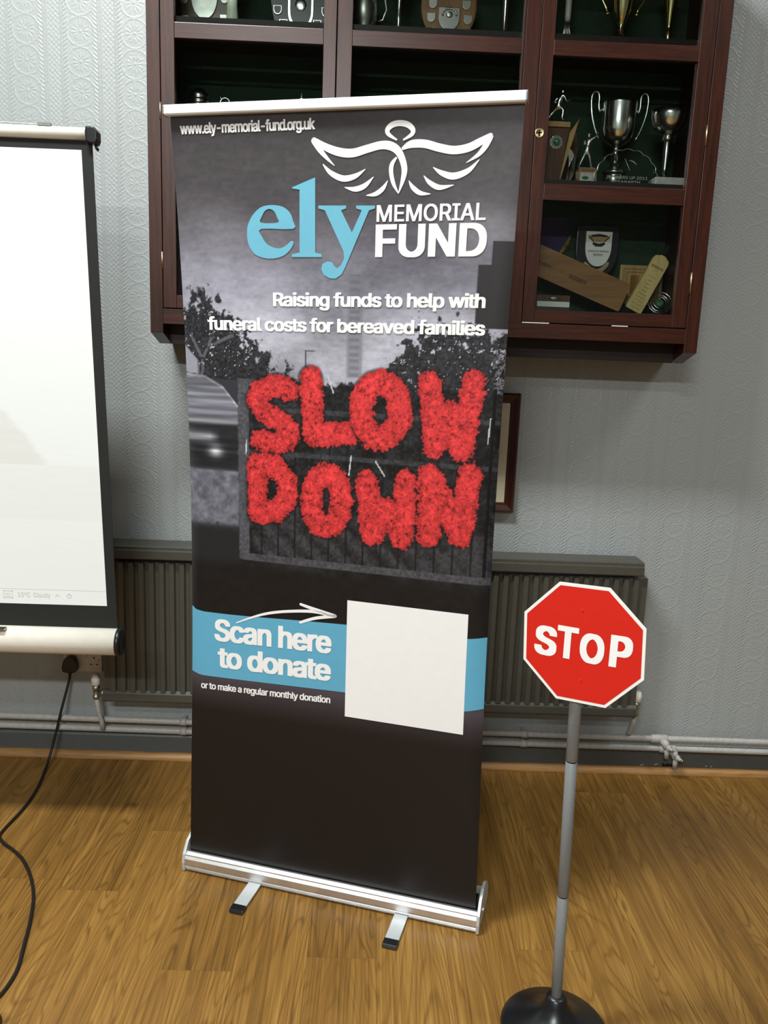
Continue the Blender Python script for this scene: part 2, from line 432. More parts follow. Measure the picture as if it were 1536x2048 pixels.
def text(body, x0, x1, z0, cap, z1=None, bold=0.0, spacing=1.0):
    """lettering stretched to run from x0 to x1 on the baseline z0..z1 with the given capital height"""
    H = _text('H', bold, 1.0)[0]; h0, h1 = min(p[1] for p in H), max(p[1] for p in H)
    v, f = _text(body, bold, spacing); a, b = min(p[0] for p in v), max(p[0] for p in v); z1 = z0 if z1 is None else z1
    return [(x0+(p[0]-a)/(b-a)*(x1-x0), z0+(p[0]-a)/(b-a)*(z1-z0)+(p[1]-h0)/(h1-h0)*cap, *p[2:]) for p in v], f
def shield(cx, z0, z1, w, n=8):
    """heater-shield outline, point at z0"""
    h = z1-z0; L = [(cx-w/2, z1), (cx-w/2, z0+h*.55)]
    L += [(cx-w/2*max(0.0, math.cos(t))**.9, z0+h*.55*(1-math.sin(t))) for t in np.linspace(.2, 1.5708, n)]
    return L + [(2*cx-x, z) for x, z in L[-2::-1]]

# ================================================================== THE SETTING
w = MB(); w.add([(-3.2, 0, 0), (3.6, 0, 0), (3.6, 0, 4.0), (-3.2, 0, 4.0)], [(0, 1, 2, 3)])
w.add([(-3.2, .12, 0), (3.6, .12, 0), (3.6, .12, 4.0), (-3.2, .12, 4.0)], [(3, 2, 1, 0)])
struct('wall_back', w, 'wallpaper')
struct('wall_left', MB().box(-3.32, -3.2, -6.5, .12, 0, 4.0), 'room_wall')
struct('wall_right', MB().box(3.6, 3.72, -6.5, .12, 0, 4.0), 'room_wall')
struct('wall_front', MB().box(-3.32, 3.72, -6.62, -6.5, 0, 4.0), 'room_wall')
struct('ceiling', MB().box(-3.32, 3.72, -6.62, .12, 4.0, 4.1), 'plaster')
def make_floor_planks():
    """vinyl oak planks running away from the viewer towards the back wall, with staggered butt joints"""
    W, L, g = 0.178, 1.22, 0.0002; rng = random.Random(8)
    vs, fs, cols = [], [], []
    fixed = {0: -.782, 1: -.484, 2: -1.075, 7: -.975, 6: -.16, 3: -.30, 4: -1.02, 5: -.62, 8: -.4}
    for k in range(-14, 26):
        x0 = -.827 + k*W; j = fixed.get(k, -rng.random()*L)
        n0 = int((-6.5-j)/L)-1; n1 = int((0-j)/L)+1
        for n in range(n0, n1+1):
            a, b = max(j+n*L, -6.5), min(j+(n+1)*L, 0.0)
            if b-a < .01: continue
            x1 = min(x0+W, 3.6); xa = max(x0, -3.2)
            if x1-xa < .01: continue
            i = len(vs); vs += [(xa+g, a+g, 0), (x1-g, a+g, 0), (x1-g, b-g, 0), (xa+g, b-g, 0)]; fs.append((i, i+1, i+2, i+3)); cols.append((rng.random(), rng.random(), 0, 1))
    np_ = len(fs); i = len(vs); vs += [(-3.2, -6.5, -.002), (3.6, -6.5, -.002), (3.6, 0, -.002), (-3.2, 0, -.002)]; fs.append((i, i+1, i+2, i+3)); cols.append((.5, .5, 0, 1))
    me = bpy.data.meshes.new('floor'); me.from_pydata(vs, [], fs)
    at = me.color_attributes.new('plank', 'FLOAT_COLOR', 'CORNER'); at.data.foreach_set('color', np.repeat(np.array(cols, 'f'), 4, axis=0).ravel())
    me.materials.append(MAT['floor']); me.materials.append(MAT['gap']); me.polygons[np_].material_index = 1
    o = link('floor', me); o['kind'] = 'structure'
make_floor_planks()
b = MB(); b.prism([(-3.2, y, z) for y, z in ((0, 0), (-.019, 0), (-.019, .085), (-.012, .098), (0, .102))], (6.8, 0, 0))
rk = random.Random(2)                                          # the gap and flaked paint near the drain valves
b.add([(1.128+.0045*k, -.0193, .034+.006*rk.random()) for k in range(14)] + [(1.128+.0045*k, -.0193, .026-.003*rk.random()) for k in range(13, -1, -1)], [tuple(range(27, -1, -1))], 1)
for x, z in ((1.045, .027), (1.052, .030), (1.10, .031), (1.106, .033), (1.29, .030), (1.31, .029)): b.add([(x, -.0193, z), (x+.005, -.0193, z+.0005), (x+.006, -.0193, z+.004), (x+.001, -.0193, z+.003)], [(0, 1, 2, 3)], 2)
struct('baseboard_back', b, ['grey_paint', 'hole', 'stone'])
q = MB(); q.prism([(-3.2, -.019-.021*math.cos(t), .001+.024*math.sin(t)) for t in np.linspace(0, 1.5708, 7)] + [(-3.2, -.019, .001)], (6.8, 0, 0))
struct('trim_1', q, 'oak')

# ================================================================== ROLLER BANNER
B0 = np.array((-.4954, -.6758)); BA = R(16.14); BW = .86; GW = .8393
BX = np.array((math.cos(BA), -math.sin(BA))); BY = np.array((math.sin(BA), math.cos(BA)))   # along the foot, and away from the front
def banner_xyz(s, z, d=0.0):
    """point of the hung cloth: s across from its middle, z up, d in front of the print"""
    s, z = np.asarray(s, float), np.asarray(z, float); zz = z-.075; u = s/(GW/2)
    bow = np.sin(np.pi*np.clip(zz/1.95, 0, 1))
    along = BW/2 - .0011 + u*(GW/2 - .015*bow)
    curl = np.clip((np.abs(u)-.88)/.12, 0, 2)**2*.014*bow
    back = .0147 - (.036*zz - .0236*zz**2 + .0123*zz**3) + curl - d
    return np.stack([B0[0]+BX[0]*along+BY[0]*back, B0[1]+BX[1]*along+BY[1]*back, z+0*s], -1)
def at_foot(s, d, z):
    """s along the foot from its middle, d forward of the front edge, z up"""
    p = B0 + BX*(BW/2+s) - BY*d; return (p[0], p[1], z)

def vnoise(x, y, seed=0):
    xi, yi = np.floor(x).astype(np.int64), np.floor(y).astype(np.int64); fx, fy = x-xi, y-yi
    fx, fy = fx*fx*(3-2*fx), fy*fy*(3-2*fy)
    def h(a, b):
        n = (a*374761393 + b*668265263 + seed*2147483647) & 0xffffffff; n = ((n ^ (n >> 13))*1274126177) & 0xffffffff
        return ((n ^ (n >> 16)) & 0xffff)/65535.0
    return (h(xi, yi)*(1-fx)+h(xi+1, yi)*fx)*(1-fy) + (h(xi, yi+1)*(1-fx)+h(xi+1, yi+1)*fx)*fy
def fbm(x, y, seed=0, oct=4):
    t, a, n = 0, .5, 0
    for i in range(oct): t = t + a*vnoise(x*2**i, y*2**i, seed+i); n += a; a *= .55
    return t/n
def seg_dist(S, Z, pts):
    d = np.full(S.shape, 9.0)
    for (ax, az), (bx, bz) in zip(pts, pts[1:]):
        vx, vz = bx-ax, bz-az; t = np.clip(((S-ax)*vx+(Z-az)*vz)/(vx*vx+vz*vz+1e-12), 0, 1)
        d = np.minimum(d, np.hypot(S-ax-t*vx, Z-az-t*vz))
    return d
WINGS = [[(-0.0567,1.9741,0.011),(-0.0275,1.9582,0.016),(0.0046,1.9473,0.0184),(0.0364,1.9446,0.0184),(0.0707,1.9525,0.0172),(0.1018,1.9593,0.0172),(0.1243,1.9578,0.0184),(0.1414,1.9485,0.0172),(0.1532,1.9308,0.0147),(0.1596,1.9081,0.0135),(0.1564,1.8854,0.0098),(0.1472,1.8576,0.0018)],[(0.1391,1.932,0.0049),(0.1299,1.9187,0.0098),(0.1288,1.901,0.0098),(0.1351,1.8781,0.0086),(0.1472,1.8576,0.0018)],[(-0.0567,1.9721,0.0135),(-0.0421,1.9524,0.0123),(-0.0246,1.9342,0.0074),(-0.007,1.9185,0.0012)],[(-0.0346,1.9215,0.0025),(-0.0158,1.9032,0.011),(0.0137,1.8909,0.0135),(0.0428,1.8956,0.011),(0.0669,1.9096,0.0018)],[(0.0185,1.8717,0.0018),(0.0432,1.8678,0.011),(0.0663,1.8748,0.011),(0.0867,1.893,0.0018)],[(0.0713,1.8541,0.0018),(0.0927,1.857,0.0098),(0.1097,1.8682,0.0098),(0.1207,1.8844,0.0018)],[(0.1553,1.9521,0.0074),(0.1744,1.9601,0.016),(0.2047,1.9599,0.0172),(0.2379,1.9513,0.0172),(0.2708,1.9457,0.0172),(0.3028,1.9499,0.0172),(0.3287,1.9614,0.016),(0.3501,1.9729,0.011)],[(0.3502,1.9705,0.0123),(0.34,1.9515,0.0123),(0.3252,1.9348,0.0086),(0.3004,1.9196,0.0012)],[(0.2262,1.911,0.0018),(0.246,1.8992,0.011),(0.2738,1.8924,0.0147),(0.3057,1.9033,0.011),(0.3285,1.925,0.0018)],[(0.2054,1.8938,0.0018),(0.2194,1.8796,0.0098),(0.2421,1.8693,0.011),(0.2738,1.8739,0.0018)],[(0.1711,1.8837,0.0018),(0.1807,1.8699,0.0098),(0.198,1.8581,0.0098),(0.2216,1.8559,0.0018)],[(0.1391,1.9699,0.0037),(0.1209,1.9812,0.0086),(0.1179,1.9911,0.011),(0.1287,2.0007,0.0123),(0.1464,2.0036,0.0123),(0.1647,1.9997,0.0123),(0.1761,1.9896,0.011),(0.1737,1.9798,0.0086),(0.1558,1.9695,0.0037)],[(-0.2768,0.7748,0.003),(-0.2342,0.7942,0.0054),(-0.1847,0.8124,0.0071),(-0.1237,0.8255,0.0077),(-0.0517,0.8335,0.0083),(0.0077,0.8281,0.0083)],[(-0.0878,0.8492,0.0071),(-0.0518,0.8409,0.0089),(0.0106,0.8285,0.0095)],[(-0.0883,0.7992,0.0071),(-0.0454,0.816,0.0083),(0.0106,0.8285,0.0095)]]
GL = [[(-0.1129,1.8732),(-0.0573,1.8934),(-0.0543,1.8934),(-0.0548,1.7285),(-0.0383,1.7249),(-0.0382,1.7183),(-0.115,1.7177),(-0.1149,1.7242),(-0.095,1.7282),(-0.0936,1.8682),(-0.1105,1.8705)]]
GE = [[(-0.1112,1.7814),(-0.1109,1.7987),(-0.1187,1.8175),(-0.1369,1.8309),(-0.1646,1.8348),(-0.1928,1.8302),(-0.2153,1.8124),(-0.2281,1.7906),(-0.2313,1.7714),(-0.2282,1.7466),(-0.2136,1.7246),(-0.1895,1.7153),(-0.1642,1.7139),(-0.1388,1.7197),(-0.1198,1.7335),(-0.1103,1.75),(-0.1165,1.7543),(-0.129,1.7444),(-0.1448,1.7378),(-0.1605,1.7388),(-0.1793,1.7469),(-0.1915,1.7633),(-0.1942,1.7814)],[(-0.1944,1.7955),(-0.1909,1.8096),(-0.183,1.8215),(-0.171,1.8263),(-0.1588,1.8203),(-0.1516,1.8068),(-0.15,1.7955)]]
GY = [[(-0.0468,1.8331),(0.0218,1.8326),(0.0219,1.8264),(0.0095,1.8222),(0.0368,1.7736),(0.0603,1.822),(0.0467,1.8262),(0.0466,1.8325),(0.0921,1.8322),(0.0923,1.826),(0.0778,1.8219),(0.0217,1.6967),(0.0128,1.6802),(-0.0024,1.6702),(-0.0177,1.6705),(-0.0332,1.6779),(-0.0394,1.6905),(-0.0364,1.7031),(-0.0241,1.7087),(-0.0119,1.7072),(-0.0075,1.699),(0.0004,1.6937),(0.0095,1.6992),(0.0184,1.7156),(0.0164,1.7318),(-0.0305,1.8224),(-0.0468,1.8267)]]
FLOWER = [(0.0281,[(-0.1265,1.4037),(-0.1629,1.4128),(-0.203,1.3972),(-0.2157,1.3718),(-0.1974,1.345),(-0.1573,1.3278),(-0.1266,1.3046),(-0.1266,1.2795),(-0.1575,1.2663),(-0.2043,1.2718)]),(0.0299,[(-0.0666,1.4335),(-0.0565,1.295),(0.036,1.3046)]),(0.0311,[(0.1688,1.3677),(0.166,1.3421),(0.156,1.3198),(0.1402,1.3042),(0.1209,1.2979),(0.1013,1.3018),(0.0842,1.3154),(0.0725,1.3367),(0.068,1.3622),(0.0712,1.388),(0.0816,1.4101),(0.0975,1.4252),(0.1166,1.4311),(0.1358,1.427),(0.1524,1.4135),(0.164,1.3928),(0.1688,1.3677)]),(0.0299,[(0.2423,1.4343),(0.261,1.2853),(0.2942,1.3693),(0.3289,1.2845),(0.3505,1.4419)]),(0.0287,[(-0.2142,1.2097),(-0.2148,1.0821),(-0.1574,1.0929),(-0.1292,1.13),(-0.1294,1.1702),(-0.1638,1.2104),(-0.2142,1.2097)]),(0.0299,[(0.0217,1.1338),(0.0191,1.1079),(0.0103,1.0853),(-0.0033,1.0693),(-0.0196,1.0627),(-0.0362,1.0664),(-0.0505,1.0799),(-0.0601,1.1011),(-0.0638,1.1267),(-0.0608,1.1528),(-0.0518,1.1752),(-0.0381,1.1907),(-0.0219,1.197),(-0.0056,1.1932),(0.0084,1.1799),(0.018,1.159),(0.0217,1.1338)]),(0.0299,[(0.0892,1.1869),(0.1051,1.0558),(0.1444,1.1243),(0.1852,1.0548),(0.1913,1.1947)]),(0.0311,[(0.2574,1.0672),(0.2534,1.2131),(0.337,1.0747),(0.3536,1.2233)])]
BAND = [(-0.4167,0.8041),(-0.4044,0.797),(-0.3734,0.7949),(-0.3121,0.7952),(-0.2367,0.7972),(-0.0896,0.804),(0.0527,0.8092),(0.1905,0.8103),(0.3633,0.811),(0.4173,0.818),(0.4187,0.6278),(0.3719,0.6178),(0.1969,0.6185),(0.0572,0.6214),(-0.0868,0.6172),(-0.2357,0.6128),(-0.3584,0.6098),(-0.3896,0.6098),(-0.4179,0.6147)]
def paint_picture(S, Z):
    """the printed photograph: cloudy sky, trees, moving car, railing and red flower letters"""
    col = np.stack([np.interp(Z, [1.40, 1.50, 1.58, 1.66, 1.75, 1.84, 1.93, 2.03], [c[i] for c in ((150, 149, 160), (178, 176, 188), (168, 166, 178), (138, 136, 148), (108, 105, 114), (86, 82, 86), (82, 78, 80), (66, 62, 65))]) for i in range(3)], -1)
    cl = fbm(S*5+3, Z*9, 3, 5); cl2 = fbm(S*90, Z*120, 11, 3); wv = fbm(S*30, Z*140, 17, 3)
    col *= (1 + (cl-.5)*.55*np.clip((1.95-Z)/.2, .25, 1) + (cl2-.5)*.16 + (wv-.5)*.12)[..., None]
    glow = np.exp(-((S+.36)/.13)**2 - ((Z-1.76)/.07)**2) + .7*np.exp(-((S-.33)/.10)**2-((Z-1.79)/.05)**2); col += (glow*34*(.5+cl))[..., None]
    def lay(mask, c, k=1.0):
        m = np.clip(mask, 0, 1)[..., None]*k; col[:] = col*(1-m) + np.array(c, float)*m
    def inside(x0, x1, z0, z1, soft=.002):
        return np.clip((S-x0)/soft+.5, 0, 1)*np.clip((x1-S)/soft+.5, 0, 1)*np.clip((Z-z0)/soft+.5, 0, 1)*np.clip((z1-Z)/soft+.5, 0, 1)
    lay(inside(.028, .068, 1.44, 1.68, .006), (120, 118, 128), .55)
    lay(inside(.034, .060, 1.44, 1.68, .003)*((Z*60 % 1) > .5), (96, 94, 102), .35)
    lay(inside(-.0815, -.0790, 1.43, 1.50), (40, 40, 44)); lay(inside(-.0815, -.056, 1.4985, 1.5005), (50, 50, 54))
    leaf = fbm(S*70, Z*70, 23, 4); leaf2 = fbm(S*190, Z*190, 31, 3)
    for xs, zs, dens in (((-.45, -.40, -.37, -.33, -.28, -.22, -.16, -.11, -.06), (1.585, 1.625, 1.632, 1.63, 1.575, 1.525, 1.465, 1.43, 1.40), .52), ((.08, .125, .155, .20, .25, .33, .39, .44), (1.41, 1.45, 1.51, 1.555, 1.568, 1.566, 1.555, 1.56), .50)):
        top = np.interp(S, xs, zs, left=0, right=0); dep = (top-Z)/.05 + (leaf-.5)*3.2
        m = np.clip(dep*3, 0, 1)*(leaf2*.65+leaf*.35 > .40 - np.clip(dep, 0, 1.2)*.07)
        lay(m, (40, 40, 43), .93); col *= (1+m*(leaf2-.5)*1.3)[..., None]
    lay(np.clip((S-.385)/.02, 0, 1)*np.clip((1.52-Z)/.02, 0, 1)*(leaf2 > .5), (150, 150, 160), .7)
    for pts in (((-.37, 1.40), (-.365, 1.47), (-.33, 1.54)), ((-.365, 1.47), (-.40, 1.53)), ((-.35, 1.50), (-.28, 1.53))):
        lay((seg_dist(S, Z, pts) < .004)*(leaf > .42), (118, 116, 124), .7)
    lay(np.clip((S-.371)/.002, 0, 1)*(Z < 1.757)*(Z > 1.705) + np.clip((S-.341)/.002, 0, 1)*(Z <= 1.705)*(Z > 1.575) + np.clip((S-.352)/.002, 0, 1)*(Z <= 1.575)*(Z > 1.565), (54, 51, 53))
    g = fbm(S*26, Z*34, 41, 4); fine = fbm(S*160, Z*160, 47, 2)
    hz = np.clip((1.425 + (leaf-.5)*.03 - Z)/.006, 0, 1)*np.clip((S+.285)/.01, 0, 1)
    lay(hz, (40, 40, 43)); col *= (1 + hz*(g-.5)*1.1 + hz*(fine-.5)*.5)[..., None]
    # road and blurred car on the left
    le = np.clip((-.262-S)/.01, 0, 1); st = fbm(S*6, Z*110, 53, 3); rd = fbm(S*60, Z*60, 59, 4)
    hood = np.interp(S, [-.42, -.36, -.31, -.27], [1.435, 1.43, 1.405, 1.36]); car = le*np.clip((hood-Z)/.004, 0, 1)*(Z > 1.19)
    lay(le*(Z < 1.42), (60, 60, 66)); lay(car, (126, 126, 137)); lay(car*(Z > hood-.008), (190, 190, 198), .6)
    lay(car*np.clip((1.325-Z)/.012, 0, 1), (46, 46, 50)); lay(car*np.exp(-((Z-1.315)/.008)**2), (170, 170, 178)); lay(car*np.exp(-((Z-1.272)/.012)**2)*np.clip((-.32-S)/.03, 0, 1), (165, 165, 174))
    lay(car*np.exp(-((Z-1.235)/.016)**2)*np.exp(-((S+.335)/.02)**2), (190, 190, 196)); col *= (1+car*(st-.5)*.8)[..., None]
    van = np.clip((-.372-S)/.012, 0, 1)*(Z > hood)*np.clip((1.505-(S+.42)*.9-Z)/.004, 0, 1); lay(van, (168, 168, 180), .9)
    road = le*np.clip((1.19-Z)/.006, 0, 1)*np.clip((Z-1.035-(rd-.5)*.03)/.012, 0, 1); lay(road, (112, 112, 123)); col *= (1+road*(rd-.5)*.7)[..., None]
    low = np.clip((1.045-Z-(rd-.5)*.03)/.02, 0, 1)*le; lay(low, (42, 42, 45))
    # railing
    gr = inside(-.27, .42, .955, 1.43, .003)
    lay(gr*np.clip((1.10-Z)/.05, 0, 1)*np.clip((S+.235)/.01, 0, 1)*(.6+.4*np.sin((S*.9+Z)*95)), (72, 72, 76), .75)
    lay(inside(.20, .41, .965, 1.075)*(S-.2 > (Z-.965)*1.6), (66, 66, 70), .6)
    for k in range(13): lay(inside(-.205+k*.0475, -.2005+k*.0475, .97, 1.30), (27, 27, 29), .9)
    for z0 in (1.345, 1.235): lay(inside(-.26, .42, z0, z0+.012), (70, 70, 75), .8)
    lay(inside(.398, .406, .96, 1.43), (24, 24, 26)); lay(inside(-.268, -.238, .955, 1.425), (86, 86, 92)*1); lay(inside(-.268, -.20, 1.408, 1.425), (84, 84, 90))
    lay(inside(-.26, .42, .953, .972), (80, 80, 84)); col *= (1+gr*(fine-.5)*.5)[..., None]
    for p in (((.11, 1.24), (.135, 1.205)), ((.045, 1.25), (.04, 1.20)), ((-.02, 1.44), (-.005, 1.40)), ((.395, 1.36), (.392, 1.30)), ((-.245, 1.27), (-.247, 1.235))): lay(seg_dist(S, Z, p) < .0016, (205, 205, 208))
    dk = np.clip((.955-Z)/.03, 0, 1); lay(dk, (31, 29, 30)); col *= (1+dk*(rd-.5)*.35)[..., None]
    und = np.clip((.63-Z)/.004, 0, 1); t = np.clip((.61-Z)/.10, 0, 1)
    lay(und, (0, 0, 0)); col += und[..., None]*np.stack([84-49*t-4*np.clip((.5-Z)/.4, 0, 1), 76-45*t-4*np.clip((.5-Z)/.4, 0, 1), 84-53*t-4*np.clip((.5-Z)/.4, 0, 1)], -1)
    # red flower letters
    e1 = fbm(S*95, Z*95, 61, 3); e2 = fbm(S*260, Z*260, 67, 2); e3 = fbm(S*45, Z*70, 71, 3)
    dark = np.clip((.36-e2*.6-e1*.4)*9, 0, 1); tex = .94 + (e1-.5)*.40 + (e2-.5)*.50 + (e3-.5)*.22
    red = np.stack([222*tex, 66*tex, 68*tex], -1)*(1-.32*dark[..., None])
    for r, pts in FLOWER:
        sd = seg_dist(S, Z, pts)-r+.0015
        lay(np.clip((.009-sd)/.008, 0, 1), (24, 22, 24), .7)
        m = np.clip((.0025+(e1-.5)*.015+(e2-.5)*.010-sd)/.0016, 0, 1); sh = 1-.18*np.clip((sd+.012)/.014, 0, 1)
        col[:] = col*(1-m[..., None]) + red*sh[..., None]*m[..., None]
    return np.clip(128+(col*.96-128)*1.06, 4, 250)

def make_printed_panel(parent):
    off = origin_of(parent)
    nx, nz = 400, 940; xs = np.linspace(-GW/2, GW/2, nx); zs = np.linspace(.040, 2.036, nz); S, Z = np.meshgrid(xs, zs)
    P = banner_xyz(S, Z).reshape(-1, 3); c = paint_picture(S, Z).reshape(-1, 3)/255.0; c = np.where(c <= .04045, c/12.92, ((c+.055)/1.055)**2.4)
    i = np.arange((nz-1)*nx).reshape(nz-1, nx)[:, :-1].ravel(); quads = np.stack([i, i+1, i+nx+1, i+nx], -1)
    top = MB(); put = lambda d: (lambda a, b: tuple(banner_xyz(a, b, d)))
    T, BLUE, BAND_M = 1, 2, 3
    # strip of the blue band cut into short upright pieces so that it follows the cloth
    bx = [p[0] for p in BAND[:10]]; bt = [p[1] for p in BAND[:10]]; lx = [p[0] for p in BAND[10:]][::-1]; lb = [p[1] for p in BAND[10:]][::-1]
    ss = np.concatenate([np.linspace(-.4190, -.36, 14), np.linspace(-.34, .34, 20), np.linspace(.36, .4190, 14)])
    for a, b in zip(ss, ss[1:]):
        for k in range(4):
            q = lambda s, t: (s, np.interp(s, lx, lb)*(1-t)+np.interp(s, bx, bt)*t)
            top.add([put(.0005)(*q(s, t)) for s, t in ((a, k/4), (b, k/4), (b, (k+1)/4), (a, (k+1)/4))], [(0, 1, 2, 3)], BAND_M)
    for x in range(4):
        for y in range(4):                                                     # plain white card in the band
            x0, x1, y0, y1 = .044+x*.0813, .044+(x+1)*.0813, .5535+y*.0805, .5535+(y+1)*.0805
            top.add([put(.0009)(*p) for p in ((x0, y0), (x1, y0), (x1, y1), (x0, y1))], [(0, 1, 2, 3)], T)
    for st in WINGS: top.flat(ribbon(st), put(.0011), T)
    top.flat(outline(*GL), put(.0011), BLUE); top.flat(outline(*[smooth_loop(g, 3) for g in GE]), put(.0011), BLUE); top.flat(outline(*GY), put(.0011), BLUE)
    for t in (text('www.ely-memorial-fund.org.uk', -.3955, -.054, 1.9945, .0240, 1.9965, .030, .92),
              text('MEMORIAL', .0965, .3515, 1.7968, .0362, 1.8005, .018), text('FUND', .095, .3575, 1.7195, .0715, 1.7235, .032),
              text('Raising funds to help with', -.166, .3645, 1.6030, .0320, 1.6110, .032, .95), text('funeral costs for bereaved families', -.347, .368, 1.5415, .0320, 1.5500, .032, .95),
              text('Scan here', -.344, .002, .7160, .0620, .7240, .034, .95), text('to donate', -.334, .002, .6400, .0600, .6470, .034, .95),
              text('or to make a regular monthly donation', -.386, .002, .5710, .0195, .5840, .026, .95)):
        top.flat(t, put(.0011), T)
    n = len(P); V = np.vstack([P, np.array(top.v)]) - np.array(off)
    me = bpy.data.meshes.new('printed_panel')
    me.from_pydata([], [], [])
    faces = [tuple(q) for q in quads.tolist()] + [tuple(k+n for k in f) for f in top.f]
    me.from_pydata(V.tolist(), [], faces)
    me.polygons.foreach_set('material_index', [0]*len(quads) + top.m)
    col = np.ones((len(V), 4), 'f'); col[:n, :3] = c
    at = me.color_attributes.new('ink', 'FLOAT_COLOR', 'POINT'); at.data.foreach_set('color', col.ravel())
    me.polygons.foreach_set('use_smooth', [True]*len(faces)); me.update()
    link('printed_panel', me, parent, ['ink', 'ink_white', 'ink_blue', 'ink_band'])

def roller_banner():
    c = at_foot(0, -.08, 0)
    t = thing('roller_banner', c, 'tall dark pull-up banner with red SLOW DOWN flower letters, standing on the wooden floor', 'banner')
    prof = [(0.004, .004), (.000, .006), (.008, .014), (.006, .017), (.012, .026), (.012, .042), (.006, .050), (.007, .054), (-.004, .058), (-.012, .057), (-.012, .030), (-.10, .030), (-.135, .045), (-.150, .020), (-.150, .006)]
    h = MB(); h.prism([at_foot(-BW/2+.004, d, z) for d, z in prof], tuple(Vector(at_foot(BW/2-.004, 0, 0))-Vector(at_foot(-BW/2+.004, 0, 0))))
    obj('base_housing', h, 'alu', t, .0012)
    r = MB(); r.tube([at_foot(-BW/2+.012, -.055, .05), at_foot(BW/2-.012, -.055, .05)], .022, 16)
    obj('roller', r, 'black', t)
    for s in (-1, 1):
        e = MB(); pr = [(.011, .003), (.014, .030), (.010, .055), (-.012, .085), (-.045, .100), (-.085, .096), (-.12, .075), (-.150, .040), (-.152, .004)]
        e.prism([at_foot(s*BW/2 - .004, d, z) for d, z in pr], tuple(Vector(at_foot(s*BW/2+.004, 0, 0))-Vector(at_foot(s*BW/2-.004, 0, 0))))
        o = obj('end_cap', e, 'foot_alu', t, .0012)
        k = MB(); k.tube([at_foot(s*(BW/2+.003), -.03, .05), at_foot(s*(BW/2+.010), -.03, .05)], .006, 12); obj('screw', k, 'alu', o)
    for s in (-.207, .222):
        f = MB(); f.prism([at_foot(s-.0185, d, z) for d, z in ((-.05, .004), (.112, .004), (.112, .0105), (-.05, .0105))], tuple(Vector(at_foot(s+.0185, 0, 0))-Vector(at_foot(s-.0185, 0, 0))))
        o = obj('foot', f, 'foot_alu', t, .001)
        g = MB(); g.prism([at_foot(s-.0195, d, z) for d, z in ((.108, .0005), (.130, .0005), (.136, .004), (.131, .012), (.108, .0125))], tuple(Vector(at_foot(s+.0195, 0, 0))-Vector(at_foot(s-.0195, 0, 0))))
        obj('foot_tip', g, 'black', o, .0015)
    p = MB(); p.tube([at_foot(0, -.07, .05), at_foot(0, -.065, .9), at_foot(0, -.04, 1.5), at_foot(0, .015, 2.035)], [.010, .010, .008, .007], 12)
    obj('support_pole', p, 'alu', t)
    b0, b1 = banner_xyz(-.4285, 2.045), banner_xyz(.4230, 2.045); ax = Vector(b1-b0); fw = Vector((-BY[0], -BY[1], 0))
    pr = [(.010, -.011), (.013, -.008), (.013, .009), (.010, .0125), (-.010, .0125), (-.012, .009), (-.012, -.011)]
    bar = MB(); bar.prism([Vector(b0) + fw*(d+.002) + Vector((0, 0, z)) for d, z in pr], ax)
    o = obj('top_rail', bar, 'alu_white', t, .0015)
    for e, s in ((b0, -1), (b1, 1)):
        k = MB(); k.prism([Vector(e) + fw*(d*1.03+.002) + Vector((0, 0, z*1.03)) + ax.normalized()*(.003 if s > 0 else -.003)*0 for d, z in pr], ax.normalized()*.003*s)
        obj('rail_end', k, 'pole_grey', o, .0008)
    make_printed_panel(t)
roller_banner()

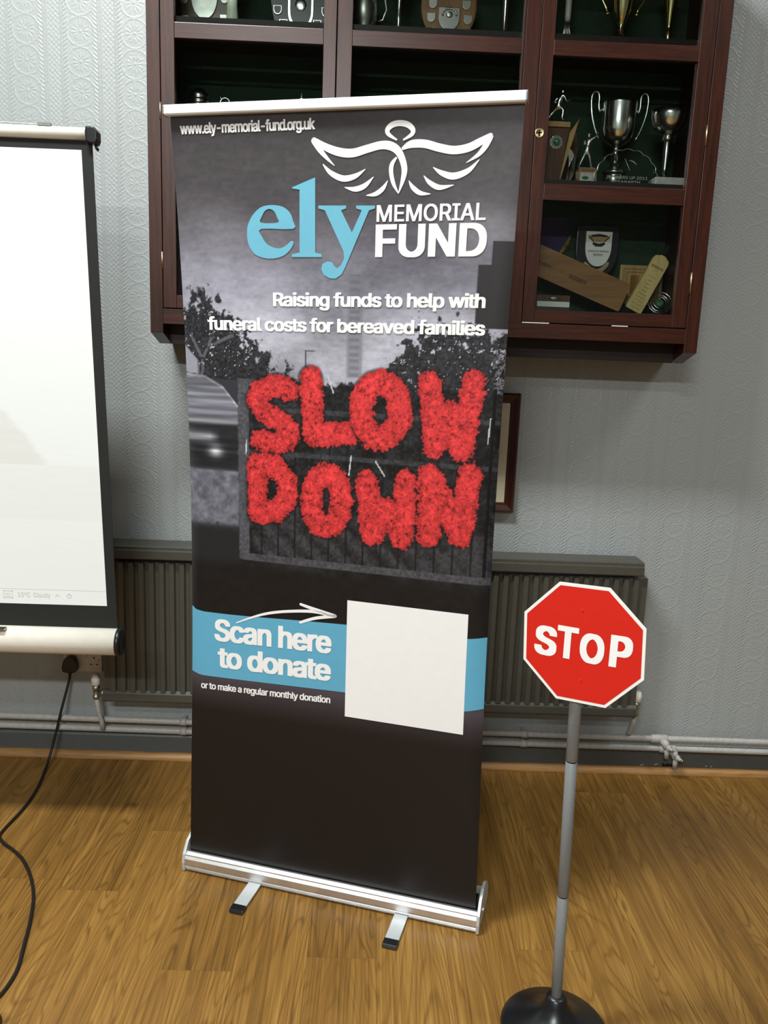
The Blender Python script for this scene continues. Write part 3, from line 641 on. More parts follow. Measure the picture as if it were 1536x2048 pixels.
# ================================================================== STOP SIGN ON ITS STAND
def stop_sign():
    cx, cy = .4655, -1.231
    t = thing('stop_sign', (cx, cy, 0), 'red octagonal STOP sign on grey pole with round black base', 'sign')
    b = MB(); b.lathe([(.119, 0), (.1205, .004), (.1195, .009), (.112, .014), (.080, .026), (.052, .042), (.036, .058), (.027, .074), (.023, .086), (.018, .091), (.0, .091)], (cx, cy, 0.0005), 64)
    obj('base', b, 'black', t)
    tilt = Vector((-.0151, .0, .693)).normalized()
    p0 = Vector((cx, cy, .087)); z = 0; cuts = [0, .2575, .5795, .90]; rad = [.0120, .0124, .0128]
    for i in range(3):
        q = MB(); q.lathe([(rad[i]-.001, 0), (rad[i], .001), (rad[i], cuts[i+1]-cuts[i]-.003), (rad[i]-.001, cuts[i+1]-cuts[i]-.002)], p0+tilt*cuts[i], 24, 0, tilt)
        o = obj('pole_section', q, 'pole_grey', t)
        if i < 2: k = MB(); k.lathe([(rad[i]-.0006, -.0025), (rad[i]-.0006, .0015)], p0+tilt*cuts[i+1], 24, 0, tilt); obj('joint_ring', k, 'black', o)
    a = R(30.75); ex = Vector((math.cos(a), -math.sin(a), 0)); fr = Vector((-math.sin(a), -math.cos(a), 0)); c = Vector((.4471, -1.256, .9345)); ro = R(2.87)
    P = lambda u, v, d=0.0: c + ex*u + Vector((0, 0, 1))*v + fr*d
    def octo(s): return [(s/math.cos(R(22.5))*math.cos(R(22.5+45*k)+ro), s/math.cos(R(22.5))*math.sin(R(22.5+45*k)+ro)) for k in range(8)]
    f = MB(); f.prism([P(u, v, -.003) for u, v in octo(.1256)], fr*.003, 0)
    f.flat((octo(.1194), [tuple(range(8))]), lambda u, v: P(u, v, .0004), 1)
    for body, x0, x1, zb, z1, cap in (('S', -.1010, -.0530, -.0385, -.0380, .0670), ('T', -.0532, -.0088, -.0368, -.0355, .0690), ('O', -.0045, .0456, -.0355, -.0350, .0670), ('P', .0565, .1012, -.0330, -.0305, .0670)):
        f.flat(text(body, x0, x1, zb, cap*(.93 if body in 'SO' else 1), z1, .040), lambda u, v: P(u, v, .0009), 2)
    o = obj('sign_plate', f, ['sign_white', 'sign_red', 'ink_white'], t)
    for u, v in ((-.0057, .0725), (.0034, -.0758)):
        k = MB(); k.lathe([(.0027, 0), (.0027, .0006), (.0017, .0012), (.0015, .0004), (0, .0004)], P(u, v, .0006), 14, 0, fr); obj('rivet', k, 'sign_red', o)
    k = MB(); k.box(-.03, .03, -.012, .012, -.10, .10, 0, lambda x, y, z: P(x*.35+.001, z, -.004+y*.15)); obj('fixing_strap', k, 'pole_grey', t)
stop_sign()

# ================================================================== PROJECTION SCREEN ON THE LEFT
def projection_screen():
    Y = -.50
    t = thing('projection_screen', (-.73, Y, .63), 'white projection screen with black border and cream tubes at the left edge', 'projection screen')
    L = -2.30
    q = lambda x, z, d=0.0: (x, Y-d, z)
    s = MB()
    s.prism([q(L-.03, .655), q(-.7294, .655), q(-.7648, 2.026), q(L, 2.026)], (0, .0015, 0), 0)
    o = obj('screen_cloth', s, 'black_matt', t)
    p = MB()
    p.add([q(L, .732, .0006), q(-.7588, .7366, .0006), q(-.7938, 1.999, .0006), q(L+.03, 1.994, .0006)], [(0, 1, 2, 3)])
    for body, x0, x1, z0, cap in (('10\u00b0C  Cloudy', -1.018, -.923, .7575, .0135),):
        p.flat(text(body, x0, x1, z0, cap, z0+.0005, .005), lambda a, b: q(a, b, .0012), 1)
    for x0, x1, z0, z1 in ((-1.060, -1.0585, .752, .775), (-1.034, -1.0325, .752, .775), (-1.060, -1.0325, .752, .7535), (-1.060, -1.0325, .7735, .775), (-1.055, -1.038, .757, .7585), (-1.055, -1.038, .765, .7665)):
        p.add([q(x0, z0, .0012), q(x1, z0, .0012), q(x1, z1, .0012), q(x0, z1, .0012)], [(0, 1, 2, 3)], 1)
    p.flat(ribbon([(-.908, .761, .0018), (-.902, .767, .0018), (-.896, .761, .0018)], 3), lambda a, b: q(a, b, .0012), 1)
    p.flat(ribbon([(-.868, .769, .0018), (-.876, .764, .0018), (-.868, .758, .0018), (-.860, .764, .0018), (-.868, .769, .0018)], 3), lambda a, b: q(a, b, .0012), 1)
    p.add([q(L, .7785, .0009), q(-.7600, .7805, .0009), q(-.7600, .7815, .0009), q(L, .7795, .0009)], [(0, 1, 2, 3)], 1)
    obj('picture_area', p, ['screen', 'grey_ink'], o)
    b = MB(); b.lathe([(.0155, 0), (.0165, .002), (.0165, 1.52)], (L, Y+.004, 2.0385), 24, 0, (1, 0, .0006)); o = obj('top_bar', b, 'cream', t)
    k = MB(); k.prism([q(-.7775, 2.0562, .018), q(-.7775, 2.0195, .018), q(-.765, 2.0135, .018), q(-.752, 2.013, .018), q(-.7475, 2.024, .018), q(-.7475, 2.045, .018), q(-.756, 2.0565, .018)], (0, .040, 0))
    obj('bar_end_cap', k, 'black', o, .004)
    k = MB(); k.tube([q(-.756, 2.018), q(-.7545, 2.006), q(-.749, 1.999)], [.004, .004, .0035], 8); obj('cap_clip', k, 'black', o)
    k = MB(); k.tube([q(-1.16, 2.085), q(-1.02, 2.0605), q(-.93, 2.0590), q(-.897, 2.0575)], .0016, 8); k.box(-.905, -.872, Y-.006, Y+.010, 2.0545, 2.0625); k.tube([q(-.873, 2.059), q(-.864, 2.0565)], .0012, 6)
    obj('carry_wire', k, 'pewter', o, label='thin wire handle on the top bar')
    b = MB(); b.lathe([(.038, 0), (.0395, .002), (.0395, 1.60)], (-2.325, Y-.012, .6265), 40, 0, (1, 0, .0024)); o = obj('bottom_case', b, 'cream', t)
    k = MB(); k.lathe([(.041, 0), (.0435, .002), (.0435, .012), (.036, .015), (.028, .0155), (.02, .013), (0, .013)], (-.7265, Y-.012, .6303), 40, 0, (1, 0, 0)); obj('case_end_cap', k, 'black', o)
    k = MB(); k.box(-1.067, -1.042, Y-.050, Y-.030, .668, .673); obj('cloth_clip', k, 'pewter', o)
    st = MB(); st.tube([(-1.51, Y+.06, .32), (-1.51, Y+.045, 2.02)], .014, 14); obj('stand_pole', st, 'pewter', t)
    for a in (90, 210, 330):
        l = MB(); l.tube([(-1.51, Y+.06, .46), (-1.51+.42*math.cos(R(a)), Y+.06+.42*math.sin(R(a)), .008)], .011, 10); obj('stand_leg', l, 'pewter', t)
projection_screen()

# ================================================================== RADIATOR, PIPES, SOCKET, CABLE, PICTURE
def radiator():
    t = thing('radiator', (.03, -.06, .27), 'long taupe ribbed panel radiator on the wall behind the banner', 'radiator')
    x0, x1, z0, z1 = -.900, .972, .262, .785
    p = MB()
    prof = []; n = int((x1-x0-.04)/.034)
    for i in range(n):
        a = x0+.02+i*(x1-x0-.04)/n; w_ = (x1-x0-.04)/n
        prof += [(a+.002, -.112), (a+.006, -.1235), (a+w_*.62, -.1235), (a+w_*.62+.004, -.112)]
    line = [(x0, -.112)] + prof + [(x1, -.112)]
    poly = [(x, y, z0+.04) for x, y in line] + [(x1, -.060, z0+.04), (x0, -.060, z0+.04)]
    p.prism(poly, (0, 0, z1-z0-.055))
    obj('ribbed_panel', p, 'rad_paint', t)
    b = MB(); b.prism([(x0-.004, y, z) for y, z in ((-.055, z0), (-.118, z0), (-.124, z0+.006), (-.124, z0+.034), (-.116, z0+.044), (-.055, z0+.044))], (x1-x0+.008, 0, 0)); obj('bottom_rail', b, 'rad_paint', t, .003)
    g = MB(); g.prism([(x0-.002, y, z) for y, z in ((-.028, .783), (-.130, .783), (-.133, .786), (-.133, .814), (-.128, .816), (-.128, .8265), (-.124, .829), (-.028, .829))], (x1-x0-.02, 0, 0)); obj('top_grille', g, 'rad_paint', t, .001)
    k = MB(); k.box(x0+.02, x1-.02, -.06, -.03, z0+.02, z1-.02); obj('rear_panel', k, 'rad_paint', t, .004)
    for x in (-.5, .5): k = MB(); k.box(x-.02, x+.02, -.032, -.001, .35, .72); obj('wall_bracket', k, 'rad_paint', t)
    for x, s, capm in ((-.937, -1, 'cream'), (.985, 1, 'cream')):
        v = MB(); zc = .282
        v.tube([(x-s*.055, -.088, zc), (x-s*.012, -.088, zc)], .010, 12); v.lathe([(.013, -.022), (.013, -.012), (.011, -.010), (.011, .012), (.014, .014), (.014, .024), (.009, .028)], (x, -.088, zc), 8)
        v.tube([(x-s*.030, -.088, zc), (x-s*.018, -.088, zc)], .0145, 6)
        o = obj('valve', v, 'pewter', t)
        h = MB(); h.lathe([(.012, .028), (.0155, .031), (.0165, .050), (.013, .064), (.010, .067), (0, .067)], (x, -.088, zc), 16); obj('valve_cap', h, capm, o)
        d = MB(); d.tube([(x, -.088, zc-.018), (x-s*.002, -.075, .215), (x-s*.004, -.052, .175), (x-s*.004, -.047, .1625)] if s > 0 else [(x, -.088, zc-.018), (x+.004, -.076, .20), (x+.010, -.069, .165), (x+.012, -.067, .132)], .0085, 12); obj('pipe_tail', d, 'pipe_paint', o)
radiator()
def pipe(name, z_l, z_r, label, valve_x, clip_x):
    y = -.046; zz = lambda x: z_l + (z_r-z_l)*(x+1.32)/2.83
    t = thing(name, (0, y, zz(0)), label, 'pipe', None)
    p = MB(); p.tube([(x, y, zz(x)) for x in (-3.19, -1.3, 0, 1.5, 3.59)], .0112, 14); obj('tube', p, 'pipe_paint', t)
    for x in clip_x: k = MB(); k.lathe([(.0135, -.012), (.0135, .012)], (x, y, zz(x)), 14, 0, (1, 0, 0)); k.box(x-.006, x+.006, y+.008, -.0005, zz(x)-.008, zz(x)+.008); obj('pipe_clip', k, 'pipe_paint', t)
    x = valve_x; z = zz(x); v = MB()
    v.lathe([(.014, -.03), (.0155, -.026), (.0155, .026), (.014, .03)], (x-.02, y, z), 14, 0, (1, 0, 0))
    v.tube([(x-.012, y, z-.004), (x, y-.020, z-.010), (x+.004, y-.028, z-.026)], [.014, .0145, .012], 12)
    v.lathe([(.013, 0), (.013, .006), (.006, .008), (.006, .022), (0, .022)], (x+.006, y-.034, z-.020), 6, 0, (.35, -.9, .1))
    v.tube([(x+.004, y-.028, z-.022), (x+.003, y-.028, z-.062)], [.0095, .0085], 12)
    o = obj('drain_valve', v, 'pipe_paint', t)
    k = MB(); k.lathe([(.004, 0), (.004, .010), (0, .010)], (x+.013, y-.053, z-.018), 4, 0, (.35, -.9, .1)); obj('valve_spindle', k, 'pewter', o)
pipe('heating_pipe', .1640, .1470, 'upper of the two pale heating pipes along the wall, level with the radiator tails', 1.115, (-.64, .60))
pipe('heating_pipe', .1270, .1090, 'lower of the two pale heating pipes along the wall, just above the skirting', 1.150, (-.64, .60))

def wall_socket():
    t = thing('wall_socket', (-1.006, 0, .366), 'white double wall socket half hidden under the screen case', 'socket')
    p = MB(); p.box(-1.079, -.940, -.010, -.0005, .326, .412); o = obj('face_plate', p, 'socket', t, .003)
    for x in (-1.021, -.999): k = MB(); k.prism([(x-.0055, y, z) for y, z in ((-.0095, .379), (-.0135, .380), (-.0115, .398), (-.0095, .400))], (.011, 0, 0)); obj('rocker_switch', k, 'socket', o, .0008)
    h = MB()
    for x, z, a, b_ in ((-.968, .3785, .002, .0042), (-.9785, .3545, .0034, .002), (-.9575, .3545, .0034, .002)): h.box(x-a, x+a, -.0106, -.0098, z-b_, z+b_)
    obj('pin_holes', h, 'hole', o)
    k = MB(); k.lathe([(.0032, 0), (.0032, .0008), (0, .0008)], (-.950, -.010, .371), 12, 0, (0, -1, 0)); obj('fixing_screw', k, 'pewter', o)
wall_socket()
def power_cord():
    t = thing('power_cord', (-1.048, -.03, .35), 'black plug and cable running from the wall socket across the wooden floor', 'cable')
    p = MB(); p.prism([(x, -.0125, z) for x, z in smooth_loop([(-1.073, .338), (-1.0735, .356), (-1.066, .380), (-1.055, .388), (-1.040, .388), (-1.028, .380), (-1.0215, .356), (-1.022, .338), (-1.034, .331), (-1.061, .331)], 3)], (0, -.030, 0))
    obj('plug', p, 'black', t, .005)
    pts = [(-1.046, -.030, .336), (-1.051, -.034, .300), (-1.070, -.064, .205), (-1.088, -.068, .130), (-1.104, -.080, .060), (-1.108, -.110, .022), (-1.103, -.160, .008), (-1.090, -.240, .0055), (-1.082, -.330, .0055), (-1.084, -.420, .0055), (-1.092, -.500, .0055), (-1.090, -.545, .0055), (-1.062, -.580, .0055), (-1.018, -.615, .0055), (-.972, -.660, .0055), (-.920, -.735, .0055), (-.878, -.820, .0055), (-.848, -.915, .0055), (-.826, -1.01, .0055), (-.808, -1.10, .0055), (-.814, -1.175, .0055), (-.836, -1.235, .009), (-.846, -1.27, .020), (-.838, -1.30, .026)]
    P = []
    for a, b, c, d in zip([pts[0]]+pts[:-2], pts[:-1], pts[1:], pts[2:]+[pts[-1]]):
        for k in range(6):
            u = k/6; P.append(tuple(.5*(2*q + (r-p_)*u + (2*p_-5*q+4*r-s)*u*u + (3*q-p_-3*r+s)*u**3) for p_, q, r, s in zip(a, b, c, d)))
    P = [(x, y, max(z, .0050)) for x, y, z in P]
    c = MB(); c.tube(P, .0046, 10); obj('cable', c, 'rubber', t)
    k = MB(); k.tube([(-1.0465, -.028, .338), (-1.049, -.032, .318)], [.0075, .0055], 10); obj('strain_relief', k, 'black', t)
    e = MB(); e.tube([(-.840, -1.285, .026), (-.815, -1.262, .026), (-.790, -1.24, .026)][:1] + [(-.790, -1.285, .026), (-.772, -1.285, .026), (-.767, -1.285, .026)], [.024, .025, .024, .018], 18)
    obj('cable_coupler', e, 'black', t, label='black cylindrical connector at the cable end')
power_cord()
def framed_picture():
    t = thing('picture_frame', (.35, -.02, 1.17), 'brown wooden picture frame on the wall, mostly hidden behind the banner', 'picture frame')
    x0, x1, z0, z1, w_ = .190, .508, .968, 1.380, .034
    f = MB(); pr = [(0, -.0005), (0, -.018), (.006, -.026), (.012, -.024), (.026, -.016), (.030, -.017), (w_, -.013), (w_, -.0005)]
    L = []
    for k, (cx, cz, sx, sz) in enumerate(((x0, z0, 1, 1), (x1, z0, -1, 1), (x1, z1, -1, -1), (x0, z1, 1, -1))): L.append([(cx+sx*d, y, cz+sz*d) for d, y in pr])
    n = len(pr); vs = [p for l in L for p in l]; fs = [(k*n+i, ((k+1) % 4)*n+i, ((k+1) % 4)*n+i+1, k*n+i+1) for k in range(4) for i in range(n-1)]
    f.add(vs, fs); obj('frame', f, 'maho_v', t)
    m = MB(); m.box(x0+w_-.002, x1-w_+.002, -.012, -.006, z0+w_-.002, z1-w_+.002); obj('mount', m, 'paper', t)
    m = MB(); m.box(x0+w_+.04, x1-w_-.05, -.0128, -.0118, z0+w_+.05, z1-w_-.05); obj('picture_sheet', m, 'stone', t)
framed_picture()

# ================================================================== TROPHY CABINET
FY = -.28; ZA, ZB, ZC = 2.420, 2.024, 1.648           # shelf tops
def trophy_cabinet():
    t = thing('trophy_cabinet', (.157, -.14, 1.54), 'dark mahogany glazed trophy cabinet hung high on the wall behind the banner', 'cabinet')
    X0, X1, ZT = -.676, .990, 2.72
    for xa, xb in ((X0, X0+.038), (X1-.040, X1)):
        s = MB(); s.prism([(xa, y, z) for y, z in ((FY, 1.535), (-.172, 1.502), (-.0005, 1.502), (-.0005, ZT), (FY, ZT))], (xb-xa, 0, 0)); obj('side_panel', s, 'maho_v', t, .0012)
    r = MB(); r.box(X0+.038, X1-.040, FY, FY+.02, 1.561, 1.605); obj('bottom_frame_rail', r, 'maho_h', t, .001)
    r = MB(); r.box(.402, .4455, FY, FY+.02, 1.605, ZT); obj('mullion', r, 'maho_v', t, .001)
    r = MB(); r.box(X0+.038, X1-.040, FY+.02, -.001, 1.606, ZC); obj('bottom_board', r, 'maho_dark', t)
    r = MB(); r.box(X0+.038, X1-.040, -.19, -.17, 1.502, 1.606); obj('under_beam', r, 'maho_dark', t)
    r = MB(); r.box(X0+.038, X1-.040, FY, -.001, ZT-.03, ZT); obj('top_board', r, 'maho_h', t)
    r = MB(); r.box(X0+.038, X1-.040, -.012, -.001, ZC, ZT-.03); obj('back_panel', r, 'baize', t, label='green baize back of the cabinet')
    for x in (-.135,): r = MB(); r.box(x-.008, x+.008, FY+.03, -.012, ZC, ZT-.03); obj('partition', r, 'maho_dark', t)
    for xa, xb in ((X0+.038, -.143), (-.127, X1-.04)):
        for z in (ZA, ZB): r = MB(); r.box(xa, xb, FY+.022, -.013, z-.016, z); obj('shelf', r, 'maho_dark', t)
    def door(xa, xb, sl, sr, hinge_side, hz, lock=None):
        d = MB(); za, zb = 1.6085, ZT-.032
        for a, b in ((xa, xa+sl), (xb-sr, xb)): d.box(a, b, FY, FY+.02, za, zb)
        dm = obj('door', d, 'maho_v', t, .0012)
        rr = ((1.6085, 1.6455), (1.9620, 2.0080), (2.3555, 2.3970), (zb-.04, zb))
        for a, b in rr: q = MB(); q.box(xa+sl, xb-sr, FY+.0005, FY+.0195, a, b); obj('door_rail', q, 'maho_h', dm, .0012)
        for (a, b), (c, e) in zip(rr, rr[1:]): q = MB(); q.box(xa+sl-.004, xb-sr+.004, FY+.011, FY+.014, b-.003, c+.003); obj('glass_pane', q, 'glass', dm)
        for z0, z1 in hz:
            x = xa-.0022 if hinge_side < 0 else xb+.0022
            q = MB(); q.tube([(x, FY-.0005, z0), (x, FY-.0005, z1)], .0026, 8)
            obj('hinge', q, 'brass', dm)
        if lock:
            q = MB(); q.lathe([(.0135, 0), (.0135, .0015), (.0115, .0025), (.0105, .0018), (0, .0018)], (*lock,), 24, 0, (0, -1, 0)); lo = obj('lock', q, 'brass', dm)
            q = MB(); q.box(lock[0]-.0020, lock[0]+.0020, FY-.0026, FY-.0016, lock[2]-.0075, lock[2]+.0075); q.box(lock[0]-.0075, lock[0]+.0075, FY-.0026, FY-.0016, lock[2]-.001, lock[2]+.003); obj('keyhole', q, 'hole', lo)
    door(-.6360, -.1365, .0395, .0365, -1, ((2.137, 2.183), (1.72, 1.77)))
    door(-.1335, .4005, .0425, .006, -1, ())
    door(.4475, .9478, .0385, .0430, 1, ((2.130, 2.187), (1.710, 1.772)), (.4608, FY, 2.145))
    for a, b in ((.448, .530), (.722, .771)): q = MB(); q.box(a, b, FY-.0012, FY+.004, 1.6055, 1.6080); obj('sill_strip_glint', q, 'alu_white', t)  # brass sill strips made white to paint in the light glinting off them
trophy_cabinet()

# ------------------------------------------------------------------ trophies
def skinned(verts, edges, radii):
    """one continuous small figure grown round a stick skeleton"""
    me = bpy.data.meshes.new('t'); me.from_pydata(verts, edges, []); o = bpy.data.objects.new('t', me); C.objects.link(o)
    sk = o.modifiers.new('s', 'SKIN'); sk.use_smooth_shade = True; o.modifiers.new('u', 'SUBSURF').levels = 1
    for v, r in zip(me.skin_vertices[0].data, radii): v.radius = (r, r)
    me.skin_vertices[0].data[0].use_root = True
    bpy.context.view_layer.update(); ev = o.evaluated_get(bpy.context.evaluated_depsgraph_get()).to_mesh()
    r = [tuple(v.co) for v in ev.vertices], [tuple(p.vertices) for p in ev.polygons]
    bpy.data.objects.remove(o); return r
def figure(mb, base, h, pose):
    """pose: joint offsets (x, z[, y]) in parts of the height h"""
    J = ['pelvis', 'chest', 'neck', 'head', 'crown', 'ls', 'le', 'lh', 'rs', 're', 'rh', 'lk', 'la', 'lt', 'rk', 'ra', 'rt']
    rad = dict(pelvis=.075, chest=.095, neck=.035, head=.062, crown=.045, ls=.042, le=.032, lh=.026, rs=.042, re=.032, rh=.026, lk=.048, la=.03, lt=.028, rk=.048, ra=.03, rt=.028)
    V = [(base[0]+pose[j][0]*h, base[1]+(pose[j][2] if len(pose[j]) > 2 else 0)*h, base[2]+pose[j][1]*h) for j in J]
    ed = [('pelvis', 'chest'), ('chest', 'neck'), ('neck', 'head'), ('head', 'crown'), ('chest', 'ls'), ('ls', 'le'), ('le', 'lh'), ('chest', 'rs'), ('rs', 're'), ('re', 'rh'), ('pelvis', 'lk'), ('lk', 'la'), ('la', 'lt'), ('pelvis', 'rk'), ('rk', 'ra'), ('ra', 'rt')]
    v, f = skinned(V, [(J.index(a), J.index(b)) for a, b in ed], [rad[j]*h for j in J]); mb.add(v, f, 0, True)
def medal_shield(mb, cx, z0, z1, w_, y, d=.002, mi=0):
    mb.prism([(x, y, z) for x, z in shield(cx, z0, z1, w_)], (0, -d, 0), mi)

# --- top shelf, left door
t = thing('shield_plaque', (-.548, -.10, ZA), 'brown wooden shield plaque with silver shields, top left of the cabinet beside the ivory column', 'trophy')
b = MB(); b.prism([(x, -.105, z) for x, z in smooth_loop([(-.56, ZA+.009), (-.60, ZA+.018), (-.616, ZA+.06), (-.617, ZA+.17), (-.60, ZA+.20), (-.548, ZA+.215), (-.50, ZA+.20), (-.474, ZA+.17), (-.476, ZA+.06), (-.505, ZA+.018)], 4)], (0, .016, 0)); obj('board', b, 'wood_brown', t, .003)
m = MB(); medal_shield(m, -.545, ZA+.047, ZA+.17, .082, -.106, .004); obj('centre_shield', m, 'pewter', t, .0015)
for x, z in ((-.604, ZA+.040), (-.486, ZA+.046), (-.512, ZA+.018), (-.575, ZA+.018), (-.606, ZA+.10), (-.485, ZA+.105)):
    m = MB(); medal_shield(m, x, z-.013, z+.015, .024, -.106, .003); obj('small_shield', m, 'pewter', t, .001)
t = thing('column_trophy', (-.454, -.15, ZA), 'tapered ivory column trophy between the two shield plaques on the top shelf', 'trophy')
b = MB(); b.lathe([(.0205, 0.001), (.0205, .004), (.019, .012), (.0155, .07), (.0145, .13)], (-.454, -.15, ZA), 20); obj('column', b, 'ivory', t)
b = MB(); b.lathe([(.0145, .13), (.022, .135), (.034, .16), (.036, .185), (.034, .186), (.028, .15), (.0, .145)], (-.454, -.15, ZA), 24); obj('cup', b, 'silver', t)
t = thing('shield_plaque', (-.255, -.08, ZA), 'black shield plaque with outlined silver shields on the top shelf, behind the left door', 'trophy')
b = MB(); b.prism([(x, -.085, z) for x, z in smooth_loop([(-.255, ZA+.009), (-.31, ZA+.022), (-.345, ZA+.08), (-.345, ZA+.21), (-.255, ZA+.235), (-.168, ZA+.21), (-.168, ZA+.08), (-.20, ZA+.02)], 4)], (0, .016, 0)); obj('board', b, 'black_wood', t, .003)
for cx, z0, z1, w_ in ((-.282, ZA+.034, ZA+.13, .078), (-.334, ZA+.036, ZA+.064, .026), (-.311, ZA+.018, ZA+.046, .026), (-.284, ZA+.006, ZA+.032, .026), (-.256, ZA+.022, ZA+.048, .026), (-.231, ZA+.038, ZA+.066, .026), (-.352, ZA+.076, ZA+.102, .026), (-.206, ZA+.075, ZA+.102, .026)):
    cx += .025; m = MB(); medal_shield(m, cx, z0, z1, w_, -.086, .003); o = obj('silver_shield', m, 'silver', t, .001)
    m = MB(); medal_shield(m, cx, z0+(z1-z0)*.12, z1-(z1-z0)*.08, w_*.82, -.0893, .0006); obj('shield_face', m, 'black_wood', o)
m = MB(); m.ball((-.257, -.0895, ZA+.105), (.018, .003, .018)); obj('crest', m, 'silver', t)

# --- middle shelf, left door: only the tops show above the banner
t = thing('lidded_trophy', (-.552, -.15, ZB), 'silver trophy with ribbed dome showing above the banner, left door', 'trophy')
b = MB(); b.lathe([(.04, .001), (.04, .02), (.028, .024), (.012, .04), (.010, .09), (.018, .11), (.036, .14), (.040, .17), (.034, .18)], (-.552, -.15, ZB), 28); obj('cup', b, 'silver', t)
b = MB(); b.lathe([(.034, .181), (.034, .190), (.030, .192), (.033, .196), (.033, .202), (.028, .204), (.031, .209), (.030, .217), (.024, .227), (.014, .235), (0, .238)], (-.552, -.15, ZB), 28); obj('dome_lid', b, 'silver', t)
t = thing('loop_trophy', (-.475, -.15, ZB), 'small silver trophy with a curled loop just above the banner rail, left door', 'trophy')
b = MB(); b.lathe([(.03, .001), (.03, .015), (.012, .02), (.009, .12), (.016, .16), (.012, .185)], (-.475, -.15, ZB), 20); obj('stem', b, 'silver', t)
b = MB(); b.tube([(-.475+.014*math.cos(a), -.15, ZB+.199+.014*math.sin(a)) for a in np.linspace(0, 2*math.pi, 17)[:-1]], .0028, 8, 0, True); b.tube([(-.486, -.15, ZB+.206), (-.489, -.15, ZB+.220)], .0022, 8); obj('loop', b, 'silver', t)
t = thing('finial_trophy', (-.244, -.15, ZB), 'silver trophy with knobbed finial above the banner rail, beside the middle door stiles', 'trophy')
b = MB(); b.lathe([(.03, .001), (.03, .015), (.012, .02), (.009, .09), (.03, .14), (.034, .185)], (-.244, -.15, ZB), 20); obj('cup', b, 'silver', t)
b = MB(); b.lathe([(.034, .1855), (.022, .197), (.010, .202)], (-.244, -.15, ZB), 20); b.tube([(-.244+.0085*math.cos(a), -.15, ZB+.213+.0085*math.sin(a)) for a in np.linspace(0, 2*math.pi, 13)[:-1]], .002, 8, 0, True); b.ball((-.244, -.15, ZB+.227), .0042); b.tube([(-.244, -.15, ZB+.228), (-.244, -.15, ZB+.240)], .0015, 6); obj('finial', b, 'silver', t)

# --- top shelf, centre bay
t = thing('tankard', (-.062, -.15, ZA), 'dull pewter tankard at the left end of the centre top shelf', 'tankard')
b = MB(); b.lathe([(.028, .001), (.030, .004), (.026, .014), (.024, .022), (.036, .042), (.041, .07), (.038, .10), (.030, .125), (.031, .15), (.029, .15), (.028, .12), (.0, .03)], (-.062, -.15, ZA), 32); obj('body', b, 'pewter', t)
b = MB(); b.tube([(-.024, -.15, ZA+.12), (-.002, -.15, ZA+.112), (.004, -.15, ZA+.08), (-.006, -.15, ZA+.052), (-.022, -.15, ZA+.046)], .0038, 10); obj('handle', b, 'pewter', t)
t = thing('goblet', (.041, -.15, ZA), 'slim silver goblet between the tankard and the oak plaque', 'trophy')
b = MB(); b.lathe([(.027, .001), (.027, .004), (.010, .009), (.0058, .018), (.0052, .05), (.0072, .058), (.0052, .066), (.006, .10), (.010, .13), (.030, .16), (.034, .20), (.032, .20), (.0, .14)], (.041, -.15, ZA), 28); obj('cup', b, 'silver', t)
t = thing('oval_plaque', (.190, -.13, ZA), 'golden oak oval plaque with silver shields in the middle of the top shelf', 'trophy')
b = MB(); b.prism([(.190+.084*math.sin(a), -.135, ZA+.105-.104*math.cos(a)) for a in np.linspace(0, 2*math.pi, 41)[:-1]], (0, .018, 0)); obj('board', b, 'wood_mid', t, .004)
m = MB(); medal_shield(m, .192, ZA+.036, ZA+.100, .064, -.136, .005); o = obj('centre_shield', m, 'silver', t, .002)
m = MB(); m.tube([(.192+.021*math.cos(a), -.142, ZA+.079+.016*math.sin(a)) for a in np.linspace(-.3, math.pi+.3, 12)], .003, 8); m.ball((.192, -.142, ZA+.079), (.010, .002, .009)); obj('wreath', m, 'pewter', o)
for x, z in ((.138, ZA+.070), (.249, ZA+.068), (.155, ZA+.030), (.230, ZA+.028), (.142, ZA+.108), (.243, ZA+.108)):
    m = MB(); medal_shield(m, x, z-.013, z+.013, .025, -.136, .003); obj('small_shield', m, 'silver', t, .001)
t = thing('bud_vase', (.357, -.15, ZA), 'silver trumpet shaped trophy vase at the right end of the centre top shelf', 'trophy')
b = MB(); b.lathe([(.040, .001), (.041, .004), (.036, .010), (.022, .018), (.011, .027), (.0085, .04), (.0075, .07), (.010, .12), (.018, .16), (.024, .19), (.022, .19), (.0, .11)], (.357, -.15, ZA), 32); obj('vase', b, 'silver', t)

# --- top shelf, right door
t = thing('spire_trophy', (.545, -.15, ZA), 'white topped spire trophy on thin splayed rods, top right shelf', 'trophy')
b = MB()
for k in range(8): a = k*math.pi/4; b.tube([(.545+.015*math.cos(a), -.15+.015*math.sin(a), ZA+.001), (.545+.0085*math.cos(a), -.15+.0085*math.sin(a), ZA+.05), (.545+.006*math.cos(a), -.15+.006*math.sin(a), ZA+.085)], .0011, 6)
obj('rods', b, 'silver', t)
b = MB(); b.lathe([(.0075, .07), (.009, .085), (.0095, .20), (.004, .24)], (.545, -.15, ZA), 16); obj('spire', b, 'stone', t)
t = thing('gold_cup', (.706, -.15, ZA), 'large gold two handled cup on the top right shelf', 'trophy')
b = MB(); b.lathe([(.029, .001), (.030, .003), (.018, .008), (.0105, .013), (.0145, .026), (.013, .038), (.0075, .045), (.0105, .053), (.0065, .060), (.016, .078), (.027, .105), (.036, .16), (.042, .20), (.040, .20), (.0, .10)], (.706, -.15, ZA), 32); obj('cup', b, 'gold', t)
